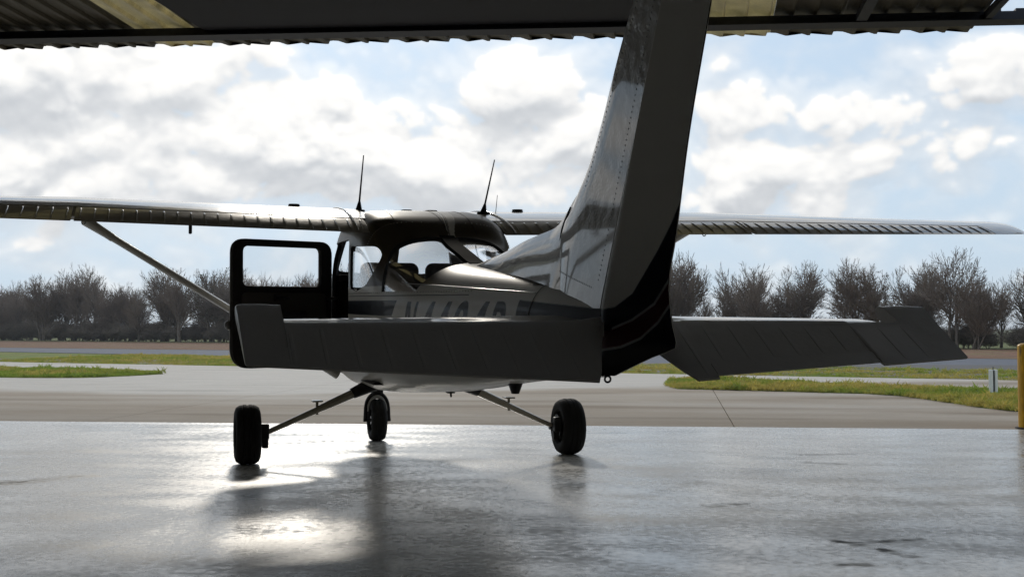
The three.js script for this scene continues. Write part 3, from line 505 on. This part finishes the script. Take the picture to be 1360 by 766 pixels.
function wing(s) {
  const ring = (x, f1, opt = {}) => { const r = [], n = 22; for (let k = 0; k <= n; k++) { const f = f1 * (1 - (1 - Math.cos(Math.PI * (1 - k / n))) / 2); const q = f1 * Math.pow(1 - k / n, 1.7); r.push(wingPt(s * x, q, true, .10, opt.shrink ?? 1, opt.lift ?? 0)); } for (let k = 1; k <= n; k++) r.push(wingPt(s * x, f1 * Math.pow(k / n, 1.7) , false, .10, opt.shrink ?? 1, opt.lift ?? 0)); return r; };
  const uv = (p) => [p.x * .55, p.z * .55];
  const main = loft([.42, .5, .9, 1.4, 1.9, 2.35, 2.9, 3.5, 4.1, 4.50].map((x) => ring(x, FH)), { uv, crease: .5 });
  const tip = loft([[4.502, 1, 0], [4.6, 1, 0], [4.74, .96, .003], [4.86, .86, .008], [4.94, .70, .014], [4.985, .45, .018]].map(([x, sh, lf]) => ring(x, .995, { shrink: sh, lift: lf })), { uv, crease: .5 });
  const w = part('wing', [main, tip], wingWhite);
  const surf = (name, x0, x1, n) => {
    const rings = []; for (let k = 0; k <= 6; k++) { const x = lerp(x0, x1, k / 6), r = []; for (let j = 0; j <= 8; j++) r.push(wingPt(s * x, lerp(.998, FH + .018, j / 8), true)); const a = r[8], b = wingPt(s * x, FH + .018, false); r.push(V(a.x, lerp(a.y, b.y, .3) , a.z - .012), V(a.x, lerp(a.y, b.y, .7), a.z - .012)); for (let j = 0; j <= 8; j++) r.push(wingPt(s * x, lerp(FH + .018, .998, j / 8), false)); rings.push(r); }
    const p = mesh(name, af(loft(rings, { uv, crease: .5 })), wingWhite, w);
    for (let k = 0; k < n; k++) {
      const x = lerp(x0 + .03, x1 - .03, k / (n - 1)), a = wingPt(s * x, FH + .04, true), b = wingPt(s * x, .985, true), pts = [];
      for (let j = 0; j <= 5; j++) { const q = wingPt(s * x, lerp(FH + .035, .985, j / 5), true); pts.push(q); }
      const rg = pts.map((q, j) => { const w0 = .008, h = (j === 0 || j === 5) ? .0015 : .007; return [V(q.x - w0, q.y - .003, q.z), V(q.x - w0 * .4, q.y + h, q.z), V(q.x + w0 * .4, q.y + h, q.z), V(q.x + w0, q.y - .003, q.z)]; });
      mesh('bead', af(loft(rg, { uv, crease: 0 })), wingWhite, p);
    }
    return p;
  };
  surf('flap', .47, 2.335, 22); surf('aileron', 2.355, 4.49, 24);
  // small fittings
  const lo = (x, f) => wingPt(s * x, f, false), hi = (x, f) => wingPt(s * x, f, true);
  const cap = hi(.86, .34); mesh('fuel_cap', af(new THREE.CylinderGeometry(.04, .045, .022, 20).translate(cap.x, cap.y + .008, cap.z)), darkMetal, w);
  const v = lo(1.62, .80); mesh('hinge_bracket', af(rbox(.022, .09, .05, .008, v.x, v.y - .04, v.z)), darkMetal, w);
  const q = lo(2.22, .50); mesh('tie_down_ring', af(new THREE.TorusGeometry(.012, .004, 8, 18).translate(q.x + s * .1, q.y - .022, q.z)), metal, w);
  // strut: streamlined tube with fairings
  const a = V(s * .50, .60, -.46), b = V(s * 2.33, lo(2.33, .25).y - .004, -.40), st = [];
  for (let k = 0; k <= 8; k++) { const p = a.clone().lerp(b, k / 8), e = k < 1 || k > 7 ? 1.35 : 1, r = []; for (let j = 0; j < 20; j++) { const t = j / 20 * 6.283; r.push(V(p.x + s * -.026 * e * Math.sin(t) * .5, p.y + .026 * e * Math.sin(t) * .86, p.z + .062 * e * Math.cos(t))); } st.push(r); }
  const sp = part('wing_strut', loft(st, { crease: .6 }), white);
  const d = b.clone().sub(a).normalize(), f0 = b.clone().addScaledVector(d, -.22), fr = [];
  for (let k = 0; k <= 6; k++) { const t = k / 6, p = f0.clone().lerp(b.clone().add(V(s * .02, .02, 0)), t), wd = lerp(.030, .05, t * t), r = []; for (let j = 0; j < 20; j++) { const q2 = j / 20 * 6.283; r.push(V(p.x - s * wd * Math.sin(q2) * lerp(.5, .1, t) + s * lerp(0, .05 * Math.cos(q2), t * t) * 0, p.y + wd * Math.sin(q2) * .9, p.z + lerp(.066, .11, t * t) * Math.cos(q2))); } fr.push(r); }
  mesh('strut_fairing', af(loft(fr, { crease: .6 })), white, sp);
  return w;
}
wing(-1); wing(1);
// wing root fairing: dark gap seal strips on the roof
for (const s of [-1, 1]) { const pts = []; for (let k = 0; k <= 14; k++) { const q = wingPt(s * .545, lerp(.02, .99, k / 14), true); pts.push(V(s * .545, Math.max(q.y, topYat(q.z)) + .004, q.z)); } part('root_strip', new THREE.TubeGeometry(new THREE.CatmullRomCurve3(pts), 40, .008, 6).scale(1, 1, 1), white); }
function topYat(z) { const x = .545; return 0; }

// ---- tail
const HZ = 4.19, HY = 1.042;
{
  for (const s of [-1, 1]) {
    const sec = (x, le, te, t) => { const r = [], n = 14; const half = (f) => t * 2.6 * (.2969 * Math.sqrt(f) - .126 * f - .3516 * f * f + .2843 * f ** 3 - .05 * f ** 4); for (let k = 0; k <= n; k++) { const f = Math.pow(1 - k / n, 1.6); r.push(V(s * x, HY + half(f), lerp(le, te, f))); } for (let k = 1; k <= n; k++) { const f = Math.pow(k / n, 1.6); r.push(V(s * x, HY - half(f), lerp(le, te, f))); } return r; };
    const le = (x) => lerp(3.42, 3.70, clamp(x / 1.5));
    const main = loft([.02, .4, .8, 1.1, 1.35].map((x) => sec(x, le(x), HZ - .030, lerp(.215, .15, x / 1.35))), { uv: (p) => [p.x, p.z], crease: .5 });
    const tip = loft([[1.352, 0, 1], [1.45, .0, .95], [1.495, .08, .6]].map(([x, d, k]) => sec(x, le(x) + d, HZ - .235 - d * .3, .13 * k)), { uv: (p) => [p.x, p.z], crease: .5 });
    part('stabilizer', [main, tip], white);
    // elevator, hanging down
    const B = 25 * Math.PI / 180, cB = Math.cos(B), sB = Math.sin(B);
    const E = (x, q, h) => V(s * x, HY - q * sB + h * cB, HZ + q * cB + h * sB);
    const teS = (x) => lerp(.452, .288, clamp((x - .19) / 1.34));
    const ring = (x, q0, q1) => { const r = [], n = 12, L = q1 - q0, T = lerp(.046, .031, clamp(x / 1.4)); const th = (f) => f < .12 ? T * Math.sqrt(1 - ((.12 - f) / .12) ** 2) : lerp(T, .004, (f - .12) / .88); for (let k = 0; k <= n; k++) { const f = Math.pow(1 - k / n, 1.5); r.push(E(x, q0 + f * L, th(f))); } for (let k = 1; k <= n; k++) { const f = Math.pow(k / n, 1.5); r.push(E(x, q0 + f * L, -th(f))); } return r; };
    const tabbed = s > 0, cut = (x) => (tabbed && x > .302 && x < 1.0885 ? .115 : 0), xs = [[.05, .02], [.11, .18], [.17, .37], [.205, .452]];
    for (const x of [.30, .304, .5, .8, 1.086, 1.09, 1.25, 1.355]) xs.push([x, teS(x) - cut(x)]);
    const rows = xs.map(([x, q]) => ring(x, -.035, q));
    for (const [x, q0] of [[1.357, -.205], [1.43, -.212], [1.49, -.212], [1.51, -.210]]) rows.push(ring(x, q0, teS(x)));
    for (const [xf, xr, q0, q1] of s > 0 ? [[1.565, 1.522, -.206, .0], [1.585, 1.53, -.202, -.004]] : [[1.525, 1.515, -.206, -.006], [1.533, 1.519, -.190, -.02]]) { const r = ring(1.53, q0, teS(1.53) + q1), n = r.length; r.forEach((p, j) => { const f = Math.abs(j - (n - 1) / 2) / ((n - 1) / 2); p.x = s * lerp(xf, xr, f); }); rows.push(r); }
    const el = part('elevator', loft(rows, { uv: (p) => [p.x, p.z], crease: .5 }), tailWhite);
    for (let k = 0; k < 10; k++) { const x = lerp(.26, 1.34, k / 9), q1 = teS(x) - (tabbed && x > .3 && x < 1.09 ? .13 : .02), T = (f) => lerp(.036, .004, (f * (q1 + .035) - .06) / (q1 + .035)), rg = []; for (let j = 0; j <= 4; j++) { const q = lerp(.04, q1, j / 4), f = (q + .035) / (teS(x) - (tabbed && x > .3 && x < 1.09 ? .115 : 0) + .035), h = lerp(lerp(.046, .031, clamp(x / 1.4)), .004, (f - .12) / .88) + (j === 0 || j === 4 ? .0005 : .0025); rg.push([E(x - .012, q, h - .006), E(x - .005, q, h), E(x + .005, q, h), E(x + .012, q, h - .006)]); } mesh('bead', af(loft(rg, { crease: 0 })), tailWhite, el); }
    if (tabbed) { const tr = [.3055, .7, 1.0855].map((x) => { const q0 = teS(x) - .105, q1 = teS(x) - .022; return [E(x, q0, .0105), E(x, q1, .003), E(x, q1, -.001), E(x, q0, -.0105)]; }); mesh('trim_tab', af(loft(tr, { crease: .3, uv: (p) => [p.x, p.z] })), tailWhite, el); }
    mesh('hinge', af(merged([.35, .85, 1.3].map((x) => rbox(.03, .05, .07, .008, s * x, HY - .01, HZ - .03)))), darkMetal, el);
  }
}
// fin and rudder
const finLE = pchip([1.62, 1.66, 1.744, 1.898, 2.123, 2.354, 2.60], [3.735, 3.80, 3.916, 4.069, 4.249, 4.458, 4.70]), finSeam = pchip([1.1, 1.22, 1.485, 1.60, 1.64], [3.48, 3.507, 3.58, 3.72, 3.765]);
const hingeZ = (y) => y < 1.144 ? 4.135 : 4.135 + (y - 1.144) * .575;
{
  const rings = [], fr = (y) => (y < 1.62 ? finSeam(y) : finLE(y));
  for (let k = 0; k <= 26; k++) { const y = lerp(1.13, 2.60, k / 26), a = fr(y), b = hingeZ(y) - .022, blunt = sstep(1.62, 1.5, y), L = b - a, r = [], n = 16, T = .048 * lerp(1, .75, (y - 1.1) / 1.5);
    const half = (f) => f < .35 ? T * Math.pow(lerp(blunt * .5, 1, Math.sqrt(Math.max(0, 1 - ((.35 - f) / .35) ** 2))), 1) : lerp(T, T * .62, (f - .35) / .65);
    for (let j = 0; j <= n; j++) { const f = Math.pow(1 - j / n, 1.7); r.push(V(-half(f), y, a + f * L)); } for (let j = 1; j <= n; j++) { const f = Math.pow(j / n, 1.7); r.push(V(half(f), y, a + f * L)); } rings.push(r); }
  const fin = part('fin', loft(rings, { uv: (p) => [p.z * 1.1, p.y * 1.1], crease: .6 }), white);
  { const p = []; for (let k = 0; k <= 12; k++) { const y = lerp(1.22, 1.585, k / 12); p.push(V(-.024 - .006 * (1 - k / 12), y, finSeam(y) + .003)); } mesh('seam', af(new THREE.TubeGeometry(new THREE.CatmullRomCurve3(p), 30, .005, 6)), trim, fin); }
  // rivet rows along the fin's edges
  const riv = [], rg = new THREE.SphereGeometry(.0042, 6, 4).scale(.45, 1, 1), row = (y0, z0, y1, z1, n) => { for (let i = 0; i < n; i++) { const t = i / (n - 1), y = lerp(y0, y1, t), z = lerp(z0, z1, t), a = fr(y), b = hingeZ(y) - .022, f = (z - a) / (b - a), T = .048 * lerp(1, .75, (y - 1.1) / 1.5), blunt = sstep(1.62, 1.5, y), h = f < .35 ? T * lerp(blunt * .5, 1, Math.sqrt(Math.max(0, 1 - ((.35 - f) / .35) ** 2))) : lerp(T, T * .62, (f - .35) / .65); riv.push(rg.clone().translate(-h, y, z)); } };
  row(1.25, 4.10, 2.5, 4.82, 62); row(1.30, 3.60, 1.22, 4.02, 22); row(1.66, 3.96, 2.4, 4.62, 40);
  mesh('rivet_row', af(merged(riv)), metal, fin);
  // dorsal fillet in front of the fin
  const top = pchip([1.90, 2.02, 2.515, 2.933, 3.207, 3.40, 3.50, 3.57, 3.67, 3.735], [1.372, 1.386, 1.428, 1.474, 1.494, 1.508, 1.53, 1.56, 1.61, 1.64]), dr = [];
  for (let k = 0; k <= 34; k++) { const z = lerp(1.93, 3.73, k / 34), yt = top(z), yb = Math.min(topY(z) - .03, yt - .006), wB = (.052 + .02 * sstep(3.2, 2, z)) * lerp(1, .55, sstep(3.5, 3.7, z)), r = [], n = 9; for (let j = 0; j <= n; j++) { const t = j / n; r.push(V(-(wB * Math.pow(1 - t, .9) * .62 + .018 * (1 - t ** 6) + .004), lerp(yb, yt, t), z + (z > 3.4 ? (t - .7) * .12 * sstep(3.4, 3.66, z) * 0 : 0))); } for (let j = n; j >= 0; j--) { const p = r[j]; r.push(V(-p.x, p.y, p.z)); } dr.push(r); }
  part('dorsal_fillet', loft(dr, { uv: (p) => [p.z * .9, p.y * 1.1], crease: .6 }), white);

  // rudder, turned a little to the right
  const D = 16 * Math.PI / 180, te = pchip([.845, .93, .985, 1.07, 1.215, 1.42, 1.75, 2.197, 2.6], [4.20, 4.60, 4.855, 4.815, 4.782, 4.851, 4.951, 5.134, 5.30]);
  const rr2 = [];
  for (let k = 0; k <= 40; k++) { const y = k < 14 ? lerp(.848, 1.15, k / 14) : lerp(1.15, 2.6, (k - 14) / 26), h = hingeZ(y), cz = te(y), c = (cz - h) / (Math.cos(D) + Math.sin(D) * (9.08 - cz) / 1.822), r = [], n = 12, T = .034;
    const half = (f) => f < .1 ? T * Math.sqrt(Math.max(0, 1 - ((.1 - f) / .1) ** 2)) : lerp(T, .004, (f - .1) / .9);
    const at = (f, sx) => { const q = -.03 + f * (c + .03), p = V(q * Math.sin(D) + sx * half(f) * Math.cos(D), y, h + q * Math.cos(D) - sx * half(f) * Math.sin(D)); p.q = q; p.left = sx < 0; p.h = h; return p; };
    for (let j = 0; j <= n; j++) r.push(at(Math.pow(1 - j / n, 1.4), -1)); for (let j = 1; j <= n; j++) r.push(at(Math.pow(j / n, 1.4), 1)); rr2.push(r); }
  const rud = part('rudder', loft(rr2, { uv: (p) => sideUV(p.left ?? true)(V(0, p.y, (p.h ?? 4.2) + (p.q ?? .1))), crease: .6 }), livery);
  mesh('hinge', af(merged([1.25, 1.7, 2.2].map((y) => rbox(.05, .05, .05, .01, 0, y, hingeZ(y) - .012)))), darkMetal, rud);
  part('tail_ring', [new THREE.TorusGeometry(.013, .0045, 8, 20).translate(0, .832, 4.13), tube([0, .845, 4.13], [0, .87, 4.13], .007, .007, 8)], darkMetal);
}
// ---- antennas, roof vents, belly fittings
const whip = (bx, by, bz, tx, ty, tz) => part('antenna', [tube([bx, by - .01, bz], [lerp(bx, tx, .16), lerp(by, ty, .16), lerp(bz, tz, .16)], .028, .009, 12), tube([lerp(bx, tx, .15), lerp(by, ty, .15), lerp(bz, tz, .15)], [tx, ty, tz], .0075, .004, 8), new THREE.CylinderGeometry(.045, .05, .012, 16).translate(bx, by - .004, bz)], trim);
whip(-.40, 1.835, -.10, -.40, 2.215, .12); whip(.50, 1.825, .10, .50, 2.18, .42);
part('thin_antenna', tube([.62, 1.80, .0], [.62, 1.96, .06], .003, .002, 6), darkMetal);
part('roof_vent', new THREE.CylinderGeometry(.04, .05, .030, 18).translate(-.02, 1.838, -.20), trim); part('roof_vent', new THREE.CylinderGeometry(.045, .055, .030, 18).translate(.17, 1.838, -.20), trim);
part('blade_antenna', [tube([0, .60, 1.2], [0, .545, 1.22], .010, .006, 8), rbox(.05, .008, .06, .003, 0, .573, 1.2)], trim);
part('belly_beacon', new THREE.CylinderGeometry(.042, .022, .055, 16).scale(.9, 1, 1.5).translate(0, .70, 2.72), darkMetal);

// ---- landing gear (stands level on the floor)
const gearPart = (name, geo, mat, parent = plane) => mesh(name, geo, mat, parent);
function wheel(name, R, wd, x, y, z, parent) {
  const prof = [[R * .56, -wd * .36], [R * .62, -wd * .46], [R * .78, -wd * .5], [R * .90, -wd * .45], [R * .965, -wd * .33], [R * .99, -wd * .22], [R * .975, -wd * .205], [R * .975, -wd * .185], [R, -wd * .17], [R, -wd * .06], [R * .98, -wd * .05], [R * .98, wd * .05], [R, wd * .06], [R, wd * .17], [R * .975, wd * .185], [R * .975, wd * .205], [R * .99, wd * .22], [R * .965, wd * .33], [R * .90, wd * .45], [R * .78, wd * .5], [R * .62, wd * .46], [R * .56, wd * .36]];
  const g = toCreasedNormals(new THREE.LatheGeometry(prof.map(([a, b]) => new THREE.Vector2(a, b)), 56).rotateZ(Math.PI / 2), .7);
  // flatten where it carries weight
  const p = g.attributes.position; for (let i = 0; i < p.count; i++) if (p.getY(i) < -y + .0005) p.setY(i, -y + .0005);
  g.translate(x, y, z);
  const t = gearPart(name, g, rubber, parent);
  mesh('rim', [new THREE.CylinderGeometry(R * .57, R * .57, wd * .55, 32, 1, true).rotateZ(Math.PI / 2).translate(x, y, z), new THREE.CylinderGeometry(R * .56, R * .56, wd * .2, 32).rotateZ(Math.PI / 2).translate(x, y, z), new THREE.CylinderGeometry(R * .2, R * .24, wd * .8, 20).rotateZ(Math.PI / 2).translate(x, y, z)], metal, t);
  return t;
}
for (const s of [-1, 1]) {
  const X = 1.205;
  wheel('main_wheel', .213, .178, s * X, .210, 0);
  const a = V(s * .34, .55, .12), b = V(s * (X - .14), .222, .0), rings = [];
  for (let k = 0; k <= 10; k++) { const t = k / 10, p = a.clone().lerp(b, t), e = lerp(.034, .021, t) * (t > .42 ? .88 : 1), r = []; for (let j = 0; j < 18; j++) { const q = j / 18 * 6.283; r.push(V(p.x - s * e * Math.sin(q) * -.42, p.y + e * Math.sin(q) * .9, p.z + e * 1.7 * Math.cos(q))); } rings.push(r); }
  const leg = gearPart('gear_leg', loft(rings, { crease: .7 }), beigePaint);
  mesh('leg_cuff', loft([0, .5, 1].map((t) => { const p = V(s * .30, .57, .12).lerp(V(s * .47, .493, .10), t), e = lerp(.054, .038, t), r = []; for (let j = 0; j < 18; j++) { const q = j / 18 * 6.283; r.push(V(p.x + s * e * Math.sin(q) * .42, p.y + e * Math.sin(q) * .9, p.z + e * 1.75 * Math.cos(q))); } return r; }), { crease: .7 }), darkMetal, leg);
  const m = a.clone().lerp(b, .52);
  mesh('step', [rbox(.075, .012, .10, .004, m.x, m.y + .062, m.z), tube([m.x, m.y - .035, m.z], [m.x, m.y + .058, m.z], .010, .010, 8)], beigePaint, leg);
  mesh('axle', tube([s * (X - .15), .218, 0], [s * (X - .02), .210, 0], .028, .022, 14), darkMetal, leg);
  mesh('brake', [rbox(.06, .11, .06, .012, s * (X - .115), .235, .09), rbox(.045, .07, .05, .01, s * (X - .12), .15, .06), new THREE.CylinderGeometry(.095, .095, .012, 28).rotateZ(Math.PI / 2).translate(s * (X - .085), .21, 0), tube([s * (X - .13), .25, .03], [s * (X - .13), .17, .075], .014, .014, 8)], darkMetal, leg);
}
{
  const z = -1.593, w = wheel('nose_wheel', .181, .135, 0, .178, z);
  const arch = new THREE.TorusGeometry(.098, .014, 8, 28, Math.PI).scale(1, 1.25, 1).translate(0, .285, z);
  const fork = gearPart('nose_fork', [arch, tube([-.098, .29, z], [-.100, .165, z], .016, .02), tube([.098, .29, z], [.100, .165, z], .016, .02), tube([-.118, .178, z], [.118, .178, z], .014, .014), rbox(.10, .05, .07, .012, 0, .425, z)], darkMetal);
  mesh('fender', new THREE.TorusGeometry(.080, .011, 8, 28, Math.PI).scale(1, 1.55, 2.2).translate(0, .255, z), white, fork);
  mesh('strut', tube([0, .42, z], [0, .66, z + .02], .034, .04, 18), metal, fork);
  mesh('torque_link', [rbox(.035, .16, .03, .008, 0, .50, z + .07), rbox(.14, .025, .03, .008, 0, .45, z + .05)], darkMetal, fork);
}
// ---- spinner and propeller
{
  const sp = part('spinner', new THREE.LatheGeometry([[.0001, .26], [.05, .24], [.10, .17], [.13, .08], [.14, 0]].map(([x, y]) => new THREE.Vector2(x, y)), 32).rotateX(-Math.PI / 2).translate(0, .95, -2.16), white);
  const bl = []; for (const s of [-1, 1]) { const r = []; for (let k = 0; k <= 10; k++) { const t = k / 10, y = .06 + t * .80, c = .055 * Math.sin(Math.PI * clamp(.25 + t * .65)) + .012, tw = lerp(.9, .3, t), q = []; for (let j = 0; j < 12; j++) { const a = j / 12 * 6.283, u = c * Math.cos(a), v = .012 * (1 - .7 * t) * Math.sin(a); q.push(V(s * y, .95 + u * Math.cos(tw) - v * Math.sin(tw), -2.24 + u * Math.sin(tw) + v * Math.cos(tw))); } r.push(q); } bl.push(loft(r, { crease: .6 })); }
  for (const g of bl) part('propeller_blade', g, darkMetal);
}

// ================================================================ far trees, brush and fence
function treeGeo(kind) {                                // bare winter tree about 1 m tall, scaled when placed; returns trunk and crown
  const trunk = [[], []], twig = [[], []], leaf = [];
  const seg = (out, a, b, r0, r1, n) => {
    const d = b.clone().sub(a).normalize(), u = V(d.y, -d.x, .3).cross(d).normalize(), w = d.clone().cross(u);
    const base = out[0].length / 3;
    for (const [p, r] of [[a, r0], [b, r1]]) for (let j = 0; j < n; j++) { const t = j / n * 6.2832; out[0].push(p.x + r * (u.x * Math.cos(t) + w.x * Math.sin(t)), p.y + r * (u.y * Math.cos(t) + w.y * Math.sin(t)), p.z + r * (u.z * Math.cos(t) + w.z * Math.sin(t))); }
    for (let j = 0; j < n; j++) { const k = (j + 1) % n; out[1].push(base + j, base + n + k, base + k, base + j, base + n + j, base + n + k); }
  };
  const K = { spread: kind.spread, up: kind.up };
  const grow = (p, d, len, r, lev) => {
    let q = p, dir = d.clone(); const n = lev < 2 ? 5 : 3, out = lev < 2 ? trunk : twig;
    for (let i = 0; i < n; i++) {
      dir.add(V(rr(-1, 1), rr(-.5, 1) * .6 + K.up, rr(-1, 1)).multiplyScalar(lev === 0 ? .10 : .17)).normalize();
      const e = q.clone().addScaledVector(dir, len / n), r1 = Math.max(.0017, r * (1 - .13 * 5 / n));
      seg(out, q, e, r, r1, lev < 2 ? 5 : 3); r = Math.max(.0022, r1); q = e;
      if (lev < 4 && (i > 0 || lev > 0)) {
        const m = lev < 2 ? 2 : rnd() < .55 ? 1 : 2;
        for (let k = 0; k < m; k++) {
          const ax = V(rr(-1, 1), rr(-.3, .3), rr(-1, 1)).cross(dir).normalize(), nd = dir.clone().applyAxisAngle(ax, rr(.35, 1.0) * K.spread);
          if (rnd() < (lev < 2 ? .85 : .66)) grow(q, nd, len * rr(.48, .74) * (lev === 0 ? .85 : 1), r * rr(.50, .70), lev + 1);
        }
      }
      if (kind.leaves && lev >= 2 && rnd() < kind.leaves) for (let k = 0; k < 2; k++) { const c = q.clone().add(V(rr(-.02, .02), rr(-.02, .02), rr(-.02, .02))), s = rr(.010, .024), a = V(rr(-1, 1), rr(-1, 1), rr(-1, 1)).normalize().multiplyScalar(s), b = V(rr(-1, 1), rr(-1, 1), rr(-1, 1)).normalize().multiplyScalar(s); leaf.push(c.x, c.y, c.z, c.x + a.x, c.y + a.y, c.z + a.z, c.x + b.x, c.y + b.y, c.z + b.z); }
    }
    if (lev < 4) grow(q, dir, len * .62, r * .8, lev + 1);
  };
  for (let s = 0; s < kind.stems; s++) grow(V(rr(-.04, .04), -.01, rr(-.04, .04)), V(rr(-.3, .3) * kind.lean, 1, rr(-.3, .3) * kind.lean).normalize(), .42, .030 / Math.sqrt(kind.stems), 0);
  const mk = ([p, i]) => { const g = new THREE.BufferGeometry(); g.setAttribute('position', new THREE.Float32BufferAttribute(p, 3)); g.setIndex(i); g.computeVertexNormals(); return g; };
  const fat = 1; let h = 0; for (let i = 1; i < twig[0].length; i += 3) h = Math.max(h, twig[0][i]);
  const res = { trunk: mk(trunk), crown: mk(twig), leaves: null };
  if (leaf.length) { const g = new THREE.BufferGeometry(); g.setAttribute('position', new THREE.Float32BufferAttribute(leaf, 3)); g.computeVertexNormals(); res.leaves = g; }
  for (const g of [res.trunk, res.crown, res.leaves]) if (g) g.scale(1 / h, 1 / h, 1 / h);
  return res;
}
const barkMat = std({ color: lin(.14, .115, .09), roughness: 1 }), twigMat = std({ color: lin(.21, .165, .125), roughness: 1 });
const leafBrown = phys({ color: lin(.12, .09, .035), roughness: .9, transmission: .3, thickness: 0 }), leafDark = phys({ color: lin(.075, .075, .032), roughness: .9, transmission: .3, thickness: 0 });
const kinds = [];
for (let i = 0; i < 8; i++) kinds.push(treeGeo({ stems: [2, 3, 1, 3, 2, 2, 3, 4][i], spread: [.85, .9, .7, .95, .85, 1.0, .9, .75][i], up: [.28, .22, .38, .22, .25, .18, .25, .35][i], lean: [.3, 1.1, .2, 1.3, .8, .3, 1, 1.2][i], leaves: [0, 0, 0, .02, .05, 0, .09, .012][i] }));
const protos = kinds.map((k, i) => { const g = new THREE.Group(); mesh('trunk', k.trunk, barkMat, g); mesh('crown', k.crown, twigMat, g); if (k.leaves) mesh('foliage', k.leaves, i === 6 ? leafDark : leafBrown, g); return g; });
const ordinal = ['first', 'second', 'third', 'fourth', 'fifth', 'sixth', 'seventh', 'eighth', 'ninth', 'tenth', 'eleventh', 'twelfth', 'thirteenth', 'fourteenth', 'fifteenth', 'sixteenth', 'seventeenth', 'eighteenth', 'nineteenth', 'twentieth', 'twenty-first', 'twenty-second', 'twenty-third', 'twenty-fourth', 'twenty-fifth', 'twenty-sixth', 'twenty-seventh', 'twenty-eighth', 'twenty-ninth', 'thirtieth', 'thirty-first', 'thirty-second', 'thirty-third', 'thirty-fourth', 'thirty-fifth', 'thirty-sixth', 'thirty-seventh', 'thirty-eighth', 'thirty-ninth', 'fortieth'];
// the row runs from far left to nearer right: t = 0..1
const rowAt = (t) => [lerp(-80, 24, t), lerp(-122, -46, t)];
const leafy = new Set();
{
  const N = 40, pick = [0, 3, 1, 2, 5, 1, 0, 3, 2, 6, 5, 0, 2, 1, 3, 0, 5, 2, 1, 0, 3, 7, 5, 0, 2, 1, 7, 5, 0, 3, 1, 4, 5, 7, 4, 0, 4, 1, 3, 2];
  for (let i = 0; i < N; i++) {
    const t = Math.pow((i + .5) / N, .76) * 1.04, [x, z] = rowAt(t), k = pick[i];
    const o = protos[k].clone(); o.name = numbered('tree'); const h = lerp(8.2, 4.5, Math.pow(t, .8)) * rr(.6, 1.16) * (k === 2 ? 1.08 : 1);
    o.position.set(x + rr(-1, 1), -.07, z + rr(-2, 2)); o.rotation.y = rr(0, 6.28); o.scale.set(h * rr(.9, 1.15), h, h * rr(.9, 1.15));
    const look = k === 4 ? 'tree with sparse brown leaves' : k === 6 ? 'tree with dark green leaves' : [3, 1, 7].includes(k) ? 'bare many-stemmed tree' : 'bare single-trunked tree';
    tag(o, `${look}, ${ordinal[i]} from the left in the far row`, 'tree', 'trees in the far row beyond the runway'); scene.add(o);
  }
}
{ // the wood behind the front row, too dense to count
  const cand = [0, 1, 2, 3, 5, 7];
  for (const k of cand) { const n = 11; for (const [geo, mat, nm] of [[kinds[k].trunk, barkMat, 0], [kinds[k].crown, twigMat, 1]]) {
    const im = new THREE.InstancedMesh(geo, mat, n); seed = 900 + k * 17; const q = new THREE.Quaternion(), m = new THREE.Matrix4();
    for (let i = 0; i < n; i++) { const t = -.12 + 1.37 * Math.pow(rnd(), .75), [x, z] = rowAt(t), b = rr(2.5, 14), h = lerp(7.6, 4.5, clamp(t)) * rr(.65, 1.05); q.setFromAxisAngle(V(0, 1, 0), rr(0, 6.28)); im.setMatrixAt(i, m.compose(V(x - .58 * b, -.08, z - .8 * b), q, V(h, h, h))); }
    im.name = numbered('woodland'); im.userData = { kind: 'stuff', label: nm ? 'tangle of bare twigs of the wood behind the tree row' : 'grey trunks of the wood behind the tree row', category: 'woodland' }; im.castShadow = im.receiveShadow = true; scene.add(im);
  } }
}
{ // brush along the foot of the trees
  const pos = [], idx = []; seed = 4242;
  const shrub = treeGeo({ stems: 5, spread: 1.15, up: .05, lean: 2.6, leaves: .12 });
  for (const [geo, mat, l] of [[merged([shrub.trunk, shrub.crown]), twigMat, 'grey bare brush along the foot of the trees'], [shrub.leaves, leafDark, 'dark leaves of the brush along the foot of the trees']]) {
    seed = 777; const n = 310, im = new THREE.InstancedMesh(geo, mat, n), q = new THREE.Quaternion(), m = new THREE.Matrix4();
    for (let i = 0; i < n; i++) { const t = rr(-.35, 1.35), [x, z] = rowAt(t), b = rr(-.5, 3.5), h = lerp(2.1, 1.4, clamp(t)) * rr(.4, 1.3); q.setFromAxisAngle(V(0, 1, 0), rr(0, 6.28)); im.setMatrixAt(i, m.compose(V(x - .58 * b, -.1, z - .8 * b), q, V(h * 1.5, h, h * 1.5))); }
    im.name = numbered('brush'); im.userData = { kind: 'stuff', label: l, category: 'brush' }; im.castShadow = im.receiveShadow = true; scene.add(im);
  }
}
{ // dark board fence behind the brush
  const a = V(rowAt(-.3)[0] - 3.5, 0, rowAt(-.3)[1] - 4.5), b = V(rowAt(.55)[0] - 3.5, 0, rowAt(.55)[1] - 4.5), L = a.distanceTo(b), fc = thing('fence', 'long dark wooden fence behind the brush below the trees', 'fence', [a.x, -.08, a.z], -Math.atan2(b.z - a.z, b.x - a.x));
  const fm = std({ color: lin(.10, .088, .075), roughness: 1 }), pg = box(-.05, .05, 0, 1.6, -.05, .05), rg = box(-.02, 3.02, -.05, .05, -.10, -.065);
  for (let i = 0, n = Math.floor(L / 3); i < n; i++) { const p = mesh('fence_post', pg, fm, fc); p.position.x = i * 3; for (const y of [.35, .68, 1.01, 1.34, 1.62]) { const r = mesh('rail', rg, fm, fc); r.position.set(i * 3, y, 0); } }
}
scene.fog = new THREE.FogExp2(lin(.80, .84, .88), .0004);
renderer.render(scene, camera);
